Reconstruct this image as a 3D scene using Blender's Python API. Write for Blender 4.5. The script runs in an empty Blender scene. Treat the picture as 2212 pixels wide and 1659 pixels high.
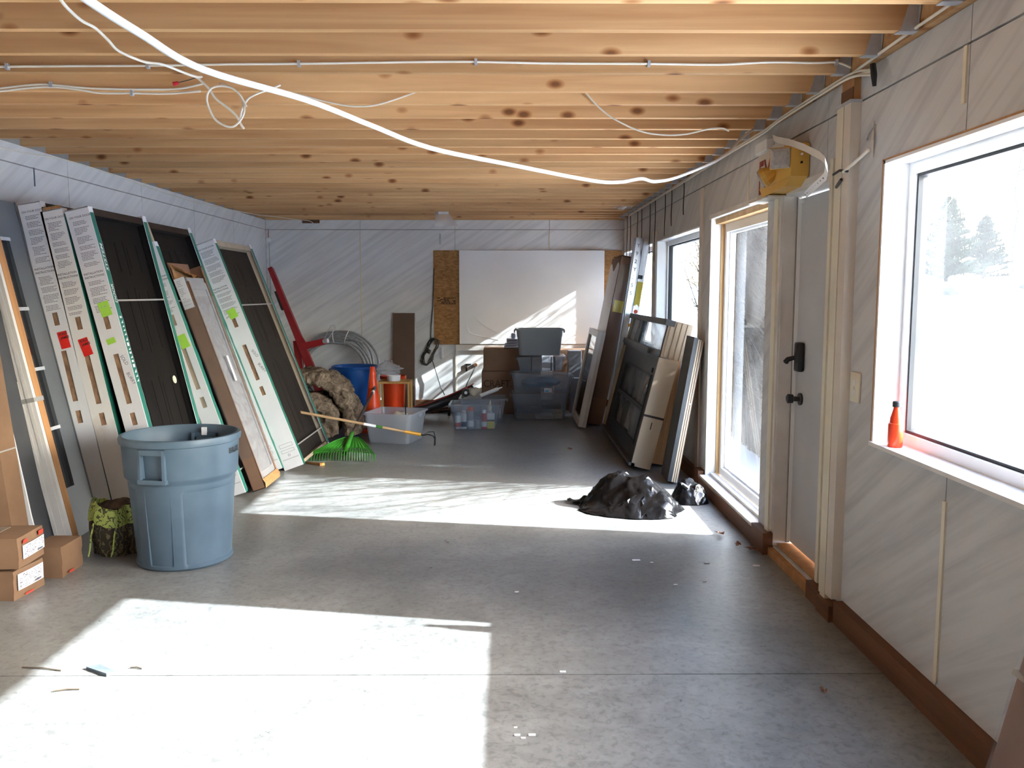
import bpy, bmesh, math, random
from mathutils import Vector, Matrix, noise
random.seed(7)
S = bpy.context.scene
COL = S.collection
R = math.radians

# ------------------------------------------------------------------ camera
cam = bpy.data.cameras.new('camera')
cam.sensor_width = 36.0
cam.lens = 1840.0 * 36.0 / 2212.0
cam.clip_start = 0.05
cam.clip_end = 500
co = bpy.data.objects.new('camera', cam)
COL.objects.link(co)
co.location = (0, 0, 1.478)
co.rotation_euler = (math.pi / 2 - 0.1063, 0, -0.0064)
S.camera = co

# ------------------------------------------------------------------ sky, sun, exposure
SUN_DIR = Vector((1.0, -0.18, 0.553)).normalized()
w = bpy.data.worlds.new('sky')
S.world = w
w.use_nodes = True
wn = w.node_tree
wn.nodes.clear()
sky = wn.nodes.new('ShaderNodeTexSky')
sky.sky_type = 'NISHITA'
sky.sun_disc = False
sky.sun_elevation = math.asin(SUN_DIR.z)
sky.sun_rotation = math.atan2(SUN_DIR.x, SUN_DIR.y)
sky.air_density = 1.0
sky.dust_density = 1.6
sky.ozone_density = 1.0
bg = wn.nodes.new('ShaderNodeBackground')
bg.inputs['Strength'].default_value = 1.6
wo = wn.nodes.new('ShaderNodeOutputWorld')
wn.links.new(sky.outputs[0], bg.inputs['Color'])
wn.links.new(bg.outputs[0], wo.inputs['Surface'])
sl = bpy.data.lights.new('sun', 'SUN')
sl.energy = 17.0
sl.angle = R(0.55)
sl.color = (0.90, 0.965, 1.0)
so = bpy.data.objects.new('sun', sl)
COL.objects.link(so)
so.location = (30, -6, 18)
so.rotation_euler = SUN_DIR.to_track_quat('Z', 'Y').to_euler()
S.view_settings.view_transform = 'Standard'
S.view_settings.look = 'None'
S.view_settings.gamma = 1.0
S.view_settings.use_curve_mapping = False
S.view_settings.exposure = 1.28
S.cycles.max_bounces = 14
S.cycles.diffuse_bounces = 9
S.cycles.glossy_bounces = 5
S.cycles.transmission_bounces = 8
S.cycles.transparent_max_bounces = 24
S.cycles.caustics_reflective = False
S.cycles.caustics_refractive = False

# ------------------------------------------------------------------ mesh helpers
class MB:
    def __init__(s, M=None):
        s.v = []; s.f = []; s.M = M
    def add(s, vs, fs):
        n = len(s.v)
        if s.M is not None:
            vs = [s.M @ Vector(v) for v in vs]
        s.v += [tuple(v) for v in vs]
        s.f += [tuple(i + n for i in f) for f in fs]
        return s
    def box(s, a, b):
        x0, y0, z0 = [min(p, q) for p, q in zip(a, b)]
        x1, y1, z1 = [max(p, q) for p, q in zip(a, b)]
        return s.add([(x0,y0,z0),(x1,y0,z0),(x1,y1,z0),(x0,y1,z0),(x0,y0,z1),(x1,y0,z1),(x1,y1,z1),(x0,y1,z1)],
                     [(0,3,2,1),(4,5,6,7),(0,1,5,4),(1,2,6,5),(2,3,7,6),(3,0,4,7)])
    def bbox(s, a, b, r, seg=2):
        bm = bmesh.new()
        bmesh.ops.create_cube(bm, size=1.0)
        for v in bm.verts:
            v.co = Vector([(a[i] + b[i]) / 2 + v.co[i] * (b[i] - a[i]) for i in range(3)])
        bmesh.ops.bevel(bm, geom=list(bm.edges), offset=r, segments=seg, profile=0.5, affect='EDGES')
        bm.verts.index_update()
        s.add([v.co.copy() for v in bm.verts], [[v.index for v in f.verts] for f in bm.faces])
        bm.free()
        return s
    def quad(s, a, b, c, d):
        return s.add([a, b, c, d], [(0, 1, 2, 3)])
    def tube(s, pts, r, n=8, cap=True, flat=1.0, up=None):
        P = [Vector(p) for p in pts]
        rr = r if isinstance(r, (list, tuple)) else [r] * len(P)
        vs = []; fs = []
        t0 = (P[1] - P[0]).normalized()
        nrm = Vector(up) if up else (Vector((0, 0, 1)) if abs(t0.z) < 0.9 else Vector((1, 0, 0)))
        for i, p in enumerate(P):
            t = (P[min(i + 1, len(P) - 1)] - P[max(i - 1, 0)])
            t = t.normalized() if t.length > 1e-9 else t0
            nrm = nrm - t * nrm.dot(t)
            nrm = nrm.normalized() if nrm.length > 1e-6 else t.orthogonal().normalized()
            b = t.cross(nrm)
            for k in range(n):
                a = 2 * math.pi * k / n
                vs.append(p + (nrm * math.cos(a) * flat + b * math.sin(a)) * rr[i])
        m = len(P)
        for i in range(m - 1):
            for k in range(n):
                k2 = (k + 1) % n
                fs.append((i*n+k, i*n+k2, (i+1)*n+k2, (i+1)*n+k))
        if cap:
            fs.append(tuple(range(n - 1, -1, -1)))
            fs.append(tuple((m - 1) * n + k for k in range(n)))
        return s.add(vs, fs)
    def lathe(s, prof, n=24, c=(0, 0, 0), sx=1.0, sy=1.0, close=False):
        vs = []; fs = []
        for (r, z) in prof:
            for k in range(n):
                a = 2 * math.pi * k / n
                vs.append((c[0] + r * math.cos(a) * sx, c[1] + r * math.sin(a) * sy, c[2] + z))
        m = len(prof)
        for i in range(m - 1 if not close else m):
            i2 = (i + 1) % m
            for k in range(n):
                k2 = (k + 1) % n
                fs.append((i*n+k, i*n+k2, i2*n+k2, i2*n+k))
        return s.add(vs, fs)
    def disc(s, c, r, n=24, ax='z'):
        vs = []
        for k in range(n):
            a = 2 * math.pi * k / n
            u, v = r * math.cos(a), r * math.sin(a)
            vs.append({'z': (c[0]+u, c[1]+v, c[2]), 'y': (c[0]+u, c[1], c[2]+v), 'x': (c[0], c[1]+u, c[2]+v)}[ax])
        return s.add(vs, [tuple(range(n))])
    def prism(s, poly, lo, hi, ax='y'):
        """poly in the two remaining axes (x,z for y; y,z for x; x,y for z)"""
        n = len(poly)
        def P(p, h):
            return {'y': (p[0], h, p[1]), 'x': (h, p[0], p[1]), 'z': (p[0], p[1], h)}[ax]
        vs = [P(p, lo) for p in poly] + [P(p, hi) for p in poly]
        fs = [tuple(range(n)), tuple(range(2*n - 1, n - 1, -1))]
        for i in range(n):
            j = (i + 1) % n
            fs.append((i, i + n, j + n, j))
        return s.add(vs, fs)
    def grid(s, fn, nu, nv, cu=False):
        vs = [fn(i / (nu if cu else nu - 1), j / (nv - 1)) for i in range(nu) for j in range(nv)]
        fs = []
        for i in range(nu if cu else nu - 1):
            i2 = (i + 1) % nu
            for j in range(nv - 1):
                fs.append((i*nv+j, i2*nv+j, i2*nv+j+1, i*nv+j+1))
        return s.add(vs, fs)
    def mesh(s, name, mat, smooth=False):
        me = bpy.data.meshes.new(name)
        me.from_pydata(s.v, [], s.f)
        me.update()
        bm = bmesh.new(); bm.from_mesh(me)
        bmesh.ops.recalc_face_normals(bm, faces=bm.faces)
        bm.to_mesh(me); bm.free()
        if mat is not None:
            me.materials.append(mat)
        if smooth:
            for p in me.polygons: p.use_smooth = True
            if smooth != 'all':
                try: me.set_sharp_from_angle(angle=R(42))
                except Exception: pass
        return me
    def build(s, name, mat, parent=None, smooth=False, label=None, world=True, kind=None):
        o = bpy.data.objects.new(name, s.mesh(name, mat, smooth))
        COL.objects.link(o)
        if parent is not None:
            o.parent = parent
            if world and parent.parent is None and parent.type == 'EMPTY':
                o.matrix_parent_inverse = parent.matrix_basis.inverted()
            elif world and parent.parent is None:
                o.matrix_parent_inverse = parent.matrix_basis.inverted()
        if label: o['label'] = label
        if kind: o['kind'] = kind
        return o

def tag(o, label, cat, group=None, kind=None):
    o['label'] = label; o['category'] = cat
    if group: o['group'] = group
    if kind: o['kind'] = kind
    return o

def thing(name, label, cat, loc=(0, 0, 0), group=None, M=None):
    o = bpy.data.objects.new(name, None)
    COL.objects.link(o)
    o.empty_display_size = 0.1
    o.matrix_basis = M if M is not None else Matrix.Translation(loc)
    tag(o, label, cat, group)
    return o

def single(name, mb, mat, label, cat, group=None, smooth=False, kind=None):
    xs = [v[0] for v in mb.v]; ys = [v[1] for v in mb.v]; zs = [v[2] for v in mb.v]
    c = Vector(((min(xs)+max(xs))/2, (min(ys)+max(ys))/2, min(zs)))
    mb.v = [tuple(Vector(v) - c) for v in mb.v]
    o = mb.build(name, mat, None, smooth)
    o.location = c
    return tag(o, label, cat, group, kind)

def structure(name, mb, mat, smooth=False):
    o = mb.build(name, mat, None, smooth)
    o['kind'] = 'structure'
    return o

def sroot(name, label=None):
    o = bpy.data.objects.new(name, None)
    COL.objects.link(o)
    o['kind'] = 'structure'
    if label: o['label'] = label
    return o

def copy_tree(o, loc=None, label=None, parent=None, group=None):
    c = o.copy(); COL.objects.link(c)
    c.parent = parent
    if loc is not None: c.location = loc
    if label: c['label'] = label
    if group: c['group'] = group
    for ch in list(o.children):
        copy_tree(ch, parent=c)
    return c

def rects(y0, y1, z0, z1, holes):
    """cut rectangles (ya,yb,za,zb) out of a rectangle; returns the rest"""
    ys = sorted({y0, y1} | {min(max(h[k], y0), y1) for h in holes for k in (0, 1)})
    out = []
    for a, b in zip(ys, ys[1:]):
        if b - a < 1e-6: continue
        cuts = sorted((max(h[2], z0), min(h[3], z1)) for h in holes if h[0] < b - 1e-6 and h[1] > a + 1e-6 and h[3] > z0 and h[2] < z1)
        z = z0
        for c, d in cuts:
            if c > z + 1e-6: out.append((a, b, z, c))
            z = max(z, d)
        if z < z1 - 1e-6: out.append((a, b, z, z1))
    # join neighbours of equal height
    out.sort(key=lambda r: (r[2], r[3], r[0]))
    res = []
    for r in out:
        if res and abs(res[-1][1] - r[0]) < 1e-6 and res[-1][2:] == r[2:]:
            res[-1] = (res[-1][0], r[1], r[2], r[3])
        else: res.append(r)
    return res

_dg = None
def text_mb(body, size, M, align='LEFT', shear=0.0, sx=1.0, offset=0.0, mb=None):
    cu = bpy.data.curves.new('t', 'FONT')
    cu.body = body; cu.size = size; cu.align_x = align; cu.shear = shear
    cu.offset = offset
    cu.resolution_u = 3
    o = bpy.data.objects.new('t', cu)
    COL.objects.link(o)
    dg = bpy.context.evaluated_depsgraph_get()
    me = bpy.data.meshes.new_from_object(o.evaluated_get(dg))
    mb = mb or MB()
    mb.add([M @ Vector((v.co.x * sx, v.co.y, 0)) for v in me.vertices], [list(p.vertices) for p in me.polygons])
    bpy.data.objects.remove(o); bpy.data.curves.remove(cu); bpy.data.meshes.remove(me)
    return mb

def frame(o, x, y):
    """matrix: text plane with origin o, x along x, y along y"""
    x = Vector(x).normalized(); y = Vector(y).normalized(); z = x.cross(y)
    return Matrix(((x.x, y.x, z.x, o[0]), (x.y, y.y, z.y, o[1]), (x.z, y.z, z.z, o[2]), (0, 0, 0, 1)))

# ------------------------------------------------------------------ materials
def nodes(name):
    m = bpy.data.materials.new(name)
    m.use_nodes = True
    nt = m.node_tree
    b = nt.nodes['Principled BSDF']
    return m, nt, b

def pm(name, c1, c2=None, rough=0.6, metal=0.0, scale=6.0, stretch=(1, 1, 1), detail=5, bump=0.0, spec=0.5,
       lo=0.35, hi=0.65, rot=(0, 0, 0), bscale=None, trans=0.0, alpha=1.0, rvar=0.0, ior=1.45, coat=0.0, objvar=0.0):
    m, nt, b = nodes(name)
    L = nt.links.new
    b.inputs['Roughness'].default_value = rough
    b.inputs['Metallic'].default_value = metal
    b.inputs['Specular IOR Level'].default_value = spec
    b.inputs['IOR'].default_value = ior
    b.inputs['Transmission Weight'].default_value = trans
    b.inputs['Alpha'].default_value = alpha
    b.inputs['Coat Weight'].default_value = coat
    tc = nt.nodes.new('ShaderNodeTexCoord')
    mp = nt.nodes.new('ShaderNodeMapping')
    mp.vector_type = 'TEXTURE'
    mp.inputs['Rotation'].default_value = rot
    mp.inputs['Scale'].default_value = stretch
    L(tc.outputs['Object'], mp.inputs['Vector'])
    nz = nt.nodes.new('ShaderNodeTexNoise')
    nz.inputs['Scale'].default_value = scale
    nz.inputs['Detail'].default_value = detail
    L(mp.outputs[0], nz.inputs['Vector'])
    if c2 is None: c2 = tuple(min(1, c * 0.86) for c in c1)
    cr = nt.nodes.new('ShaderNodeValToRGB')
    cr.color_ramp.elements[0].position = lo
    cr.color_ramp.elements[1].position = hi
    cr.color_ramp.elements[0].color = (*c2, 1)
    cr.color_ramp.elements[1].color = (*c1, 1)
    L(nz.outputs['Fac'], cr.inputs[0])
    last = cr.outputs[0]
    if objvar > 0:
        oi = nt.nodes.new('ShaderNodeObjectInfo')
        hs = nt.nodes.new('ShaderNodeHueSaturation')
        mr = nt.nodes.new('ShaderNodeMapRange')
        mr.inputs['To Min'].default_value = 1 - objvar
        mr.inputs['To Max'].default_value = 1 + objvar
        L(oi.outputs['Random'], mr.inputs['Value'])
        L(mr.outputs[0], hs.inputs['Value'])
        L(last, hs.inputs['Color'])
        last = hs.outputs[0]
    L(last, b.inputs['Base Color'])
    if rvar > 0:
        mr = nt.nodes.new('ShaderNodeMapRange')
        mr.inputs['To Min'].default_value = max(0.02, rough - rvar)
        mr.inputs['To Max'].default_value = min(1, rough + rvar)
        L(nz.outputs['Fac'], mr.inputs['Value'])
        L(mr.outputs[0], b.inputs['Roughness'])
    if bump > 0:
        bp = nt.nodes.new('ShaderNodeBump')
        bp.inputs['Strength'].default_value = bump
        bp.inputs['Distance'].default_value = 0.01
        src = nz
        if bscale:
            src = nt.nodes.new('ShaderNodeTexNoise')
            src.inputs['Scale'].default_value = bscale
            src.inputs['Detail'].default_value = 4
            L(mp.outputs[0], src.inputs['Vector'])
        L(src.outputs['Fac'], bp.inputs['Height'])
        L(bp.outputs[0], b.inputs['Normal'])
    return m

def wall_mat(name, rot, stretch, base=(0.70, 0.68, 0.66), dark=(0.50, 0.48, 0.48)):
    """printed board: pale with soft diagonal grey streaks, a little dirt"""
    m, nt, b = nodes(name)
    L = nt.links.new
    b.inputs['Roughness'].default_value = 0.62
    b.inputs['Specular IOR Level'].default_value = 0.3
    tc = nt.nodes.new('ShaderNodeTexCoord')
    mp = nt.nodes.new('ShaderNodeMapping'); mp.vector_type = 'TEXTURE'
    mp.inputs['Rotation'].default_value = rot
    mp.inputs['Scale'].default_value = stretch
    L(tc.outputs['Object'], mp.inputs['Vector'])
    n1 = nt.nodes.new('ShaderNodeTexNoise'); n1.inputs['Scale'].default_value = 1.0; n1.inputs['Detail'].default_value = 5
    n1.inputs['Roughness'].default_value = 0.6; n1.inputs['Distortion'].default_value = 0.25
    L(mp.outputs[0], n1.inputs['Vector'])
    cr = nt.nodes.new('ShaderNodeValToRGB')
    e = cr.color_ramp.elements
    e[0].position = 0.30; e[0].color = (*dark, 1)
    e[1].position = 0.58; e[1].color = (*base, 1)
    L(n1.outputs['Fac'], cr.inputs[0])
    n2 = nt.nodes.new('ShaderNodeTexNoise'); n2.inputs['Scale'].default_value = 0.9; n2.inputs['Detail'].default_value = 6
    L(tc.outputs['Object'], n2.inputs['Vector'])
    c2 = nt.nodes.new('ShaderNodeValToRGB')
    c2.color_ramp.elements[0].position = 0.25; c2.color_ramp.elements[0].color = (0.86, 0.84, 0.82, 1)
    c2.color_ramp.elements[1].position = 0.7; c2.color_ramp.elements[1].color = (1, 1, 1, 1)
    L(n2.outputs['Fac'], c2.inputs[0])
    mx = nt.nodes.new('ShaderNodeMix'); mx.data_type = 'RGBA'; mx.blend_type = 'MULTIPLY'
    mx.inputs['Factor'].default_value = 1
    L(cr.outputs[0], mx.inputs['A']); L(c2.outputs[0], mx.inputs['B'])
    L(mx.outputs['Result'], b.inputs['Base Color'])
    return m

def timber(name, c1, c2, knots=True, axis='x', objvar=0.16, kscale=3.2):
    """softwood: long grain along one axis, dark knots, a shade of its own for each piece"""
    m, nt, b = nodes(name)
    L = nt.links.new
    b.inputs['Roughness'].default_value = 0.62
    b.inputs['Specular IOR Level'].default_value = 0.3
    tc = nt.nodes.new('ShaderNodeTexCoord')
    oi = nt.nodes.new('ShaderNodeObjectInfo')
    off = nt.nodes.new('ShaderNodeVectorMath'); off.operation = 'MULTIPLY_ADD'
    cmb = nt.nodes.new('ShaderNodeCombineXYZ')
    for k in range(3): L(oi.outputs['Random'], cmb.inputs[k])
    off.inputs[1].default_value = (37, 11, 23)
    L(cmb.outputs[0], off.inputs[0]); L(tc.outputs['Object'], off.inputs[2])
    mp = nt.nodes.new('ShaderNodeMapping'); mp.vector_type = 'TEXTURE'
    st = {'x': (2.2, .10, .10), 'y': (.10, 2.2, .10), 'z': (.10, .10, 2.2)}[axis]
    mp.inputs['Scale'].default_value = st
    L(off.outputs[0], mp.inputs['Vector'])
    n1 = nt.nodes.new('ShaderNodeTexNoise'); n1.inputs['Scale'].default_value = 1.6; n1.inputs['Detail'].default_value = 7
    n1.inputs['Distortion'].default_value = 0.6
    L(mp.outputs[0], n1.inputs['Vector'])
    cr = nt.nodes.new('ShaderNodeValToRGB')
    cr.color_ramp.elements[0].position = 0.3; cr.color_ramp.elements[0].color = (*c2, 1)
    cr.color_ramp.elements[1].position = 0.66; cr.color_ramp.elements[1].color = (*c1, 1)
    L(n1.outputs['Fac'], cr.inputs[0])
    hs = nt.nodes.new('ShaderNodeHueSaturation')
    mr = nt.nodes.new('ShaderNodeMapRange')
    mr.inputs['To Min'].default_value = 1 - objvar; mr.inputs['To Max'].default_value = 1 + objvar
    L(oi.outputs['Random'], mr.inputs['Value']); L(mr.outputs[0], hs.inputs['Value'])
    L(cr.outputs[0], hs.inputs['Color'])
    last = hs.outputs[0]
    if knots:
        mk = nt.nodes.new('ShaderNodeMapping'); mk.vector_type = 'TEXTURE'
        mk.inputs['Scale'].default_value = {'x': (1.5, 1, .8), 'y': (1, 1.5, .8), 'z': (.8, 1, 1.5)}[axis]
        L(off.outputs[0], mk.inputs['Vector'])
        vo = nt.nodes.new('ShaderNodeTexVoronoi'); vo.inputs['Scale'].default_value = kscale
        L(mk.outputs[0], vo.inputs['Vector'])
        kr = nt.nodes.new('ShaderNodeValToRGB')
        k = kr.color_ramp
        k.elements[0].position = 0.08; k.elements[0].color = (0.22, 0.12, 0.06, 1)
        k.elements[1].position = 0.22; k.elements[1].color = (1, 1, 1, 1)
        e = k.elements.new(0.13); e.color = (0.55, 0.36, 0.22, 1)
        L(vo.outputs['Distance'], kr.inputs[0])
        mx = nt.nodes.new('ShaderNodeMix'); mx.data_type = 'RGBA'; mx.blend_type = 'MULTIPLY'
        mx.inputs['Factor'].default_value = 0.9
        L(last, mx.inputs['A']); L(kr.outputs[0], mx.inputs['B'])
        last = mx.outputs['Result']
    L(last, b.inputs['Base Color'])
    return m

def thin_fresnel(nt, ior):
    """reflection of a thin sheet, the same from both of its sides"""
    fr = nt.nodes.new('ShaderNodeFresnel')
    ge = nt.nodes.new('ShaderNodeNewGeometry')
    mr = nt.nodes.new('ShaderNodeMapRange')
    mr.inputs['To Min'].default_value = ior; mr.inputs['To Max'].default_value = 1.0 / ior
    nt.links.new(ge.outputs['Backfacing'], mr.inputs['Value'])
    nt.links.new(mr.outputs[0], fr.inputs['IOR'])
    return fr

def glass_mat(name, tint=(0.96, 0.98, 0.97), veil=0.05, rough=0.0):
    """thin pane: clear with a Fresnel reflection and a pale scattering veil in place of glare"""
    m = bpy.data.materials.new(name); m.use_nodes = True
    nt = m.node_tree; nt.nodes.clear(); L = nt.links.new
    out = nt.nodes.new('ShaderNodeOutputMaterial')
    tr = nt.nodes.new('ShaderNodeBsdfTransparent'); tr.inputs[0].default_value = (*tint, 1)
    gl = nt.nodes.new('ShaderNodeBsdfGlossy'); gl.inputs['Roughness'].default_value = rough
    fr = thin_fresnel(nt, 1.5)
    m1 = nt.nodes.new('ShaderNodeMixShader')
    L(fr.outputs[0], m1.inputs[0]); L(tr.outputs[0], m1.inputs[1]); L(gl.outputs[0], m1.inputs[2])
    df = nt.nodes.new('ShaderNodeBsdfTranslucent'); df.inputs[0].default_value = (0.85, 0.88, 0.9, 1)  # translucent layer puts the veil of glare into the pane
    m2 = nt.nodes.new('ShaderNodeMixShader')
    tc = nt.nodes.new('ShaderNodeTexCoord')
    nz = nt.nodes.new('ShaderNodeTexNoise'); nz.inputs['Scale'].default_value = 2.2; nz.inputs['Detail'].default_value = 6
    L(tc.outputs['Object'], nz.inputs['Vector'])
    mr = nt.nodes.new('ShaderNodeMapRange'); mr.inputs['From Min'].default_value = 0.3; mr.inputs['From Max'].default_value = 0.75
    mr.inputs['To Min'].default_value = veil * 0.4; mr.inputs['To Max'].default_value = veil * 1.8
    L(nz.outputs['Fac'], mr.inputs['Value']); L(mr.outputs[0], m2.inputs[0])
    L(m1.outputs[0], m2.inputs[1]); L(df.outputs[0], m2.inputs[2])
    L(m2.outputs[0], out.inputs['Surface'])
    return m

def film_mat(name, tint, clear=0.6, rough=0.25, diff=(0.8, 0.82, 0.85)):
    """thin milky plastic: partly clear, partly scattering, glossy skin"""
    m = bpy.data.materials.new(name); m.use_nodes = True
    nt = m.node_tree; nt.nodes.clear(); L = nt.links.new
    out = nt.nodes.new('ShaderNodeOutputMaterial')
    tr = nt.nodes.new('ShaderNodeBsdfTransparent'); tr.inputs[0].default_value = (*tint, 1)
    tl = nt.nodes.new('ShaderNodeBsdfTranslucent'); tl.inputs[0].default_value = (*diff, 1)
    dd = nt.nodes.new('ShaderNodeBsdfDiffuse'); dd.inputs[0].default_value = (*diff, 1)
    ms = nt.nodes.new('ShaderNodeMixShader'); ms.inputs[0].default_value = 0.5
    L(tl.outputs[0], ms.inputs[1]); L(dd.outputs[0], ms.inputs[2])
    m1 = nt.nodes.new('ShaderNodeMixShader'); m1.inputs[0].default_value = clear
    L(ms.outputs[0], m1.inputs[1]); L(tr.outputs[0], m1.inputs[2])
    gl = nt.nodes.new('ShaderNodeBsdfGlossy'); gl.inputs['Roughness'].default_value = rough
    fr = thin_fresnel(nt, 1.45)
    m2 = nt.nodes.new('ShaderNodeMixShader')
    L(fr.outputs[0], m2.inputs[0]); L(m1.outputs[0], m2.inputs[1]); L(gl.outputs[0], m2.inputs[2])
    L(m2.outputs[0], out.inputs['Surface'])
    return m

M = {}
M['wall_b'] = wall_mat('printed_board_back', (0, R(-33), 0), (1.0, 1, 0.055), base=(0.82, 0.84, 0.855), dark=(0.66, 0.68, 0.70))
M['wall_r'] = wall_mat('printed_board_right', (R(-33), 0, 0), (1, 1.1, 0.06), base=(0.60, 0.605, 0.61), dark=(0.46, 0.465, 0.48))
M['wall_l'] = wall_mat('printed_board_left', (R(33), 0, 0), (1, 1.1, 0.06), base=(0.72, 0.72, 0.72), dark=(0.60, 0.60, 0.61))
M['seam'] = pm('wall_backing', (0.30, 0.28, 0.26), rough=0.9)
M['siding'] = pm('outer_siding', (0.42, 0.40, 0.37), rough=0.8)
M['joist'] = timber('joist_timber', (0.68, 0.42, 0.205), (0.49, 0.265, 0.115), kscale=6.5)
M['deck'] = pm('subfloor_boards', (0.50, 0.31, 0.15), (0.36, 0.21, 0.10), rough=0.8, scale=3)
M['brownwood'] = timber('treated_timber', (0.165, 0.075, 0.036), (0.10, 0.045, 0.024), axis='y', knots=False, objvar=0.06)
M['rawwood'] = timber('raw_pine', (0.62, 0.40, 0.19), (0.46, 0.27, 0.12), axis='z', knots=False, objvar=0.06)
M['jambwood'] = timber('jamb_pine', (0.47, 0.24, 0.10), (0.34, 0.16, 0.065), axis='z', knots=False, objvar=0.05)
M['cream'] = pm('cream_batten', (0.74, 0.69, 0.55), (0.66, 0.60, 0.48), rough=0.5, scale=3)
M['creampink'] = pm('cream_batten_worn', (0.66, 0.60, 0.52), (0.60, 0.53, 0.46), rough=0.5, scale=3)
M['white'] = pm('white_vinyl', (0.86, 0.86, 0.86), (0.80, 0.80, 0.80), rough=0.45, scale=3)
M['whitewood'] = pm('white_painted_wood', (0.74, 0.72, 0.70), (0.62, 0.59, 0.56), rough=0.6, scale=4)
M['door_grey'] = pm('grey_steel_door', (0.52, 0.53, 0.55), (0.46, 0.46, 0.47), rough=0.5, scale=2)
M['black'] = pm('black_plastic', (0.02, 0.02, 0.022), (0.012, 0.012, 0.013), rough=0.35, scale=5)
M['blackrub'] = pm('black_rubber', (0.03, 0.03, 0.03), (0.018, 0.018, 0.018), rough=0.6, scale=5)
M['galv'] = pm('galvanised_steel', (0.58, 0.61, 0.65), (0.46, 0.49, 0.54), rough=0.42, metal=0.35, scale=14)
M['glass'] = glass_mat('window_glass', veil=0.016)
M['glassdark'] = glass_mat('door_glass', tint=(0.55, 0.58, 0.60), veil=0.02)
M['snow'] = pm('snow', (0.90, 0.92, 0.95), (0.82, 0.85, 0.90), rough=0.75, scale=0.6, bump=0.3, bscale=2.0)
M['cable'] = pm('white_cable', (0.82, 0.78, 0.68), (0.76, 0.71, 0.60), rough=0.45, scale=3)
M['cablew'] = pm('bright_white_cable', (0.88, 0.87, 0.84), (0.82, 0.80, 0.76), rough=0.4, scale=3)

# concrete: mottled, a little polished
def concrete():
    m, nt, b = nodes('concrete_floor')
    L = nt.links.new
    tc = nt.nodes.new('ShaderNodeTexCoord')
    def nzr(scale, detail, lo, hi, a, bcol, dist=0.0, rough=0.6):
        n = nt.nodes.new('ShaderNodeTexNoise'); n.inputs['Scale'].default_value = scale; n.inputs['Detail'].default_value = detail
        n.inputs['Distortion'].default_value = dist; n.inputs['Roughness'].default_value = rough
        L(tc.outputs['Object'], n.inputs['Vector'])
        c = nt.nodes.new('ShaderNodeValToRGB')
        c.color_ramp.elements[0].position = lo; c.color_ramp.elements[0].color = (*a, 1)
        c.color_ramp.elements[1].position = hi; c.color_ramp.elements[1].color = (*bcol, 1)
        L(n.outputs['Fac'], c.inputs[0])
        return n, c
    n1, c1 = nzr(0.8, 8, 0.33, 0.66, (0.158, 0.163, 0.163), (0.275, 0.281, 0.279), 0.6)
    n2, c2 = nzr(9, 6, 0.3, 0.7, (0.68, 0.68, 0.68), (1.12, 1.12, 1.11), 0.5, 0.75)
    n3, c3 = nzr(34, 5, 0.36, 0.50, (0.55, 0.55, 0.56), (1, 1, 1), 0.6)
    mx = nt.nodes.new('ShaderNodeMix'); mx.data_type = 'RGBA'; mx.blend_type = 'MULTIPLY'; mx.inputs['Factor'].default_value = 1
    L(c1.outputs[0], mx.inputs['A']); L(c2.outputs[0], mx.inputs['B'])
    my = nt.nodes.new('ShaderNodeMix'); my.data_type = 'RGBA'; my.blend_type = 'MULTIPLY'; my.inputs['Factor'].default_value = 0.6
    L(mx.outputs['Result'], my.inputs['A']); L(c3.outputs[0], my.inputs['B'])
    L(my.outputs['Result'], b.inputs['Base Color'])
    mr = nt.nodes.new('ShaderNodeMapRange'); mr.inputs['To Min'].default_value = 0.20; mr.inputs['To Max'].default_value = 0.44
    L(n2.outputs['Fac'], mr.inputs['Value']); L(mr.outputs[0], b.inputs['Roughness'])
    b.inputs['Specular IOR Level'].default_value = 0.5
    bp = nt.nodes.new('ShaderNodeBump'); bp.inputs['Strength'].default_value = 0.08; bp.inputs['Distance'].default_value = 0.01
    L(n2.outputs['Fac'], bp.inputs['Height']); L(bp.outputs[0], b.inputs['Normal'])
    return m
M['concrete'] = concrete()
# ------------------------------------------------------------------ the room
WL, WR, YB, YF, ZC = -3.098, 1.512, 11.118, -2.6, 2.4145
ZJ = 2.29          # joint between the tall boards and the strip above
TW = 0.168         # thickness of the right wall

fl = sroot('floor', 'grey mottled concrete garage floor with a saw-cut joint')
for a, b in ((YF, 3.177), (3.183, YB + 0.15)):
    MB().box((WL - 0.15, a, -0.12), (WR + TW, b, 0.0)).build('slab', M['concrete'], fl)
MB().box((WL - 0.15, 3.1, -0.12), (WR + TW, 3.25, -0.008)).build('joint_filler', M['seam'], fl)

# ceiling: joists 12 inches apart under a board deck
ce = sroot('ceiling', 'open ceiling of pine joists')
MB().box((WL - 0.15, YF, ZC + 0.235), (WR + TW, YB + 0.15, ZC + 0.26)).build('deck', M['deck'], ce)
jm = MB().box((WL - 0.1, -0.019, 0), (1.478, 0.019, 0.235)).mesh('joist', M['joist'])
hm = MB()
hm.prism([(-0.065, -0.003), (0, -0.003), (0, 0.15), (-0.022, 0.15)], -0.0215, -0.0195, 'y'); hm.prism([(-0.065, -0.003), (0, -0.003), (0, 0.15), (-0.022, 0.15)], 0.0195, 0.0215, 'y')
hm.box((-0.07, -0.0215, -0.004), (0, 0.0215, -0.0015))
hm.prism([(-0.022, 0.0), (-0.055, 0.19), (-0.022, 0.19)], -0.003, 0.0, 'x')
hm.prism([(0.022, 0.0), (0.022, 0.19), (0.055, 0.19)], -0.003, 0.0, 'x')
hmesh = hm.mesh('joist_hanger', M['galv'])
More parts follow.
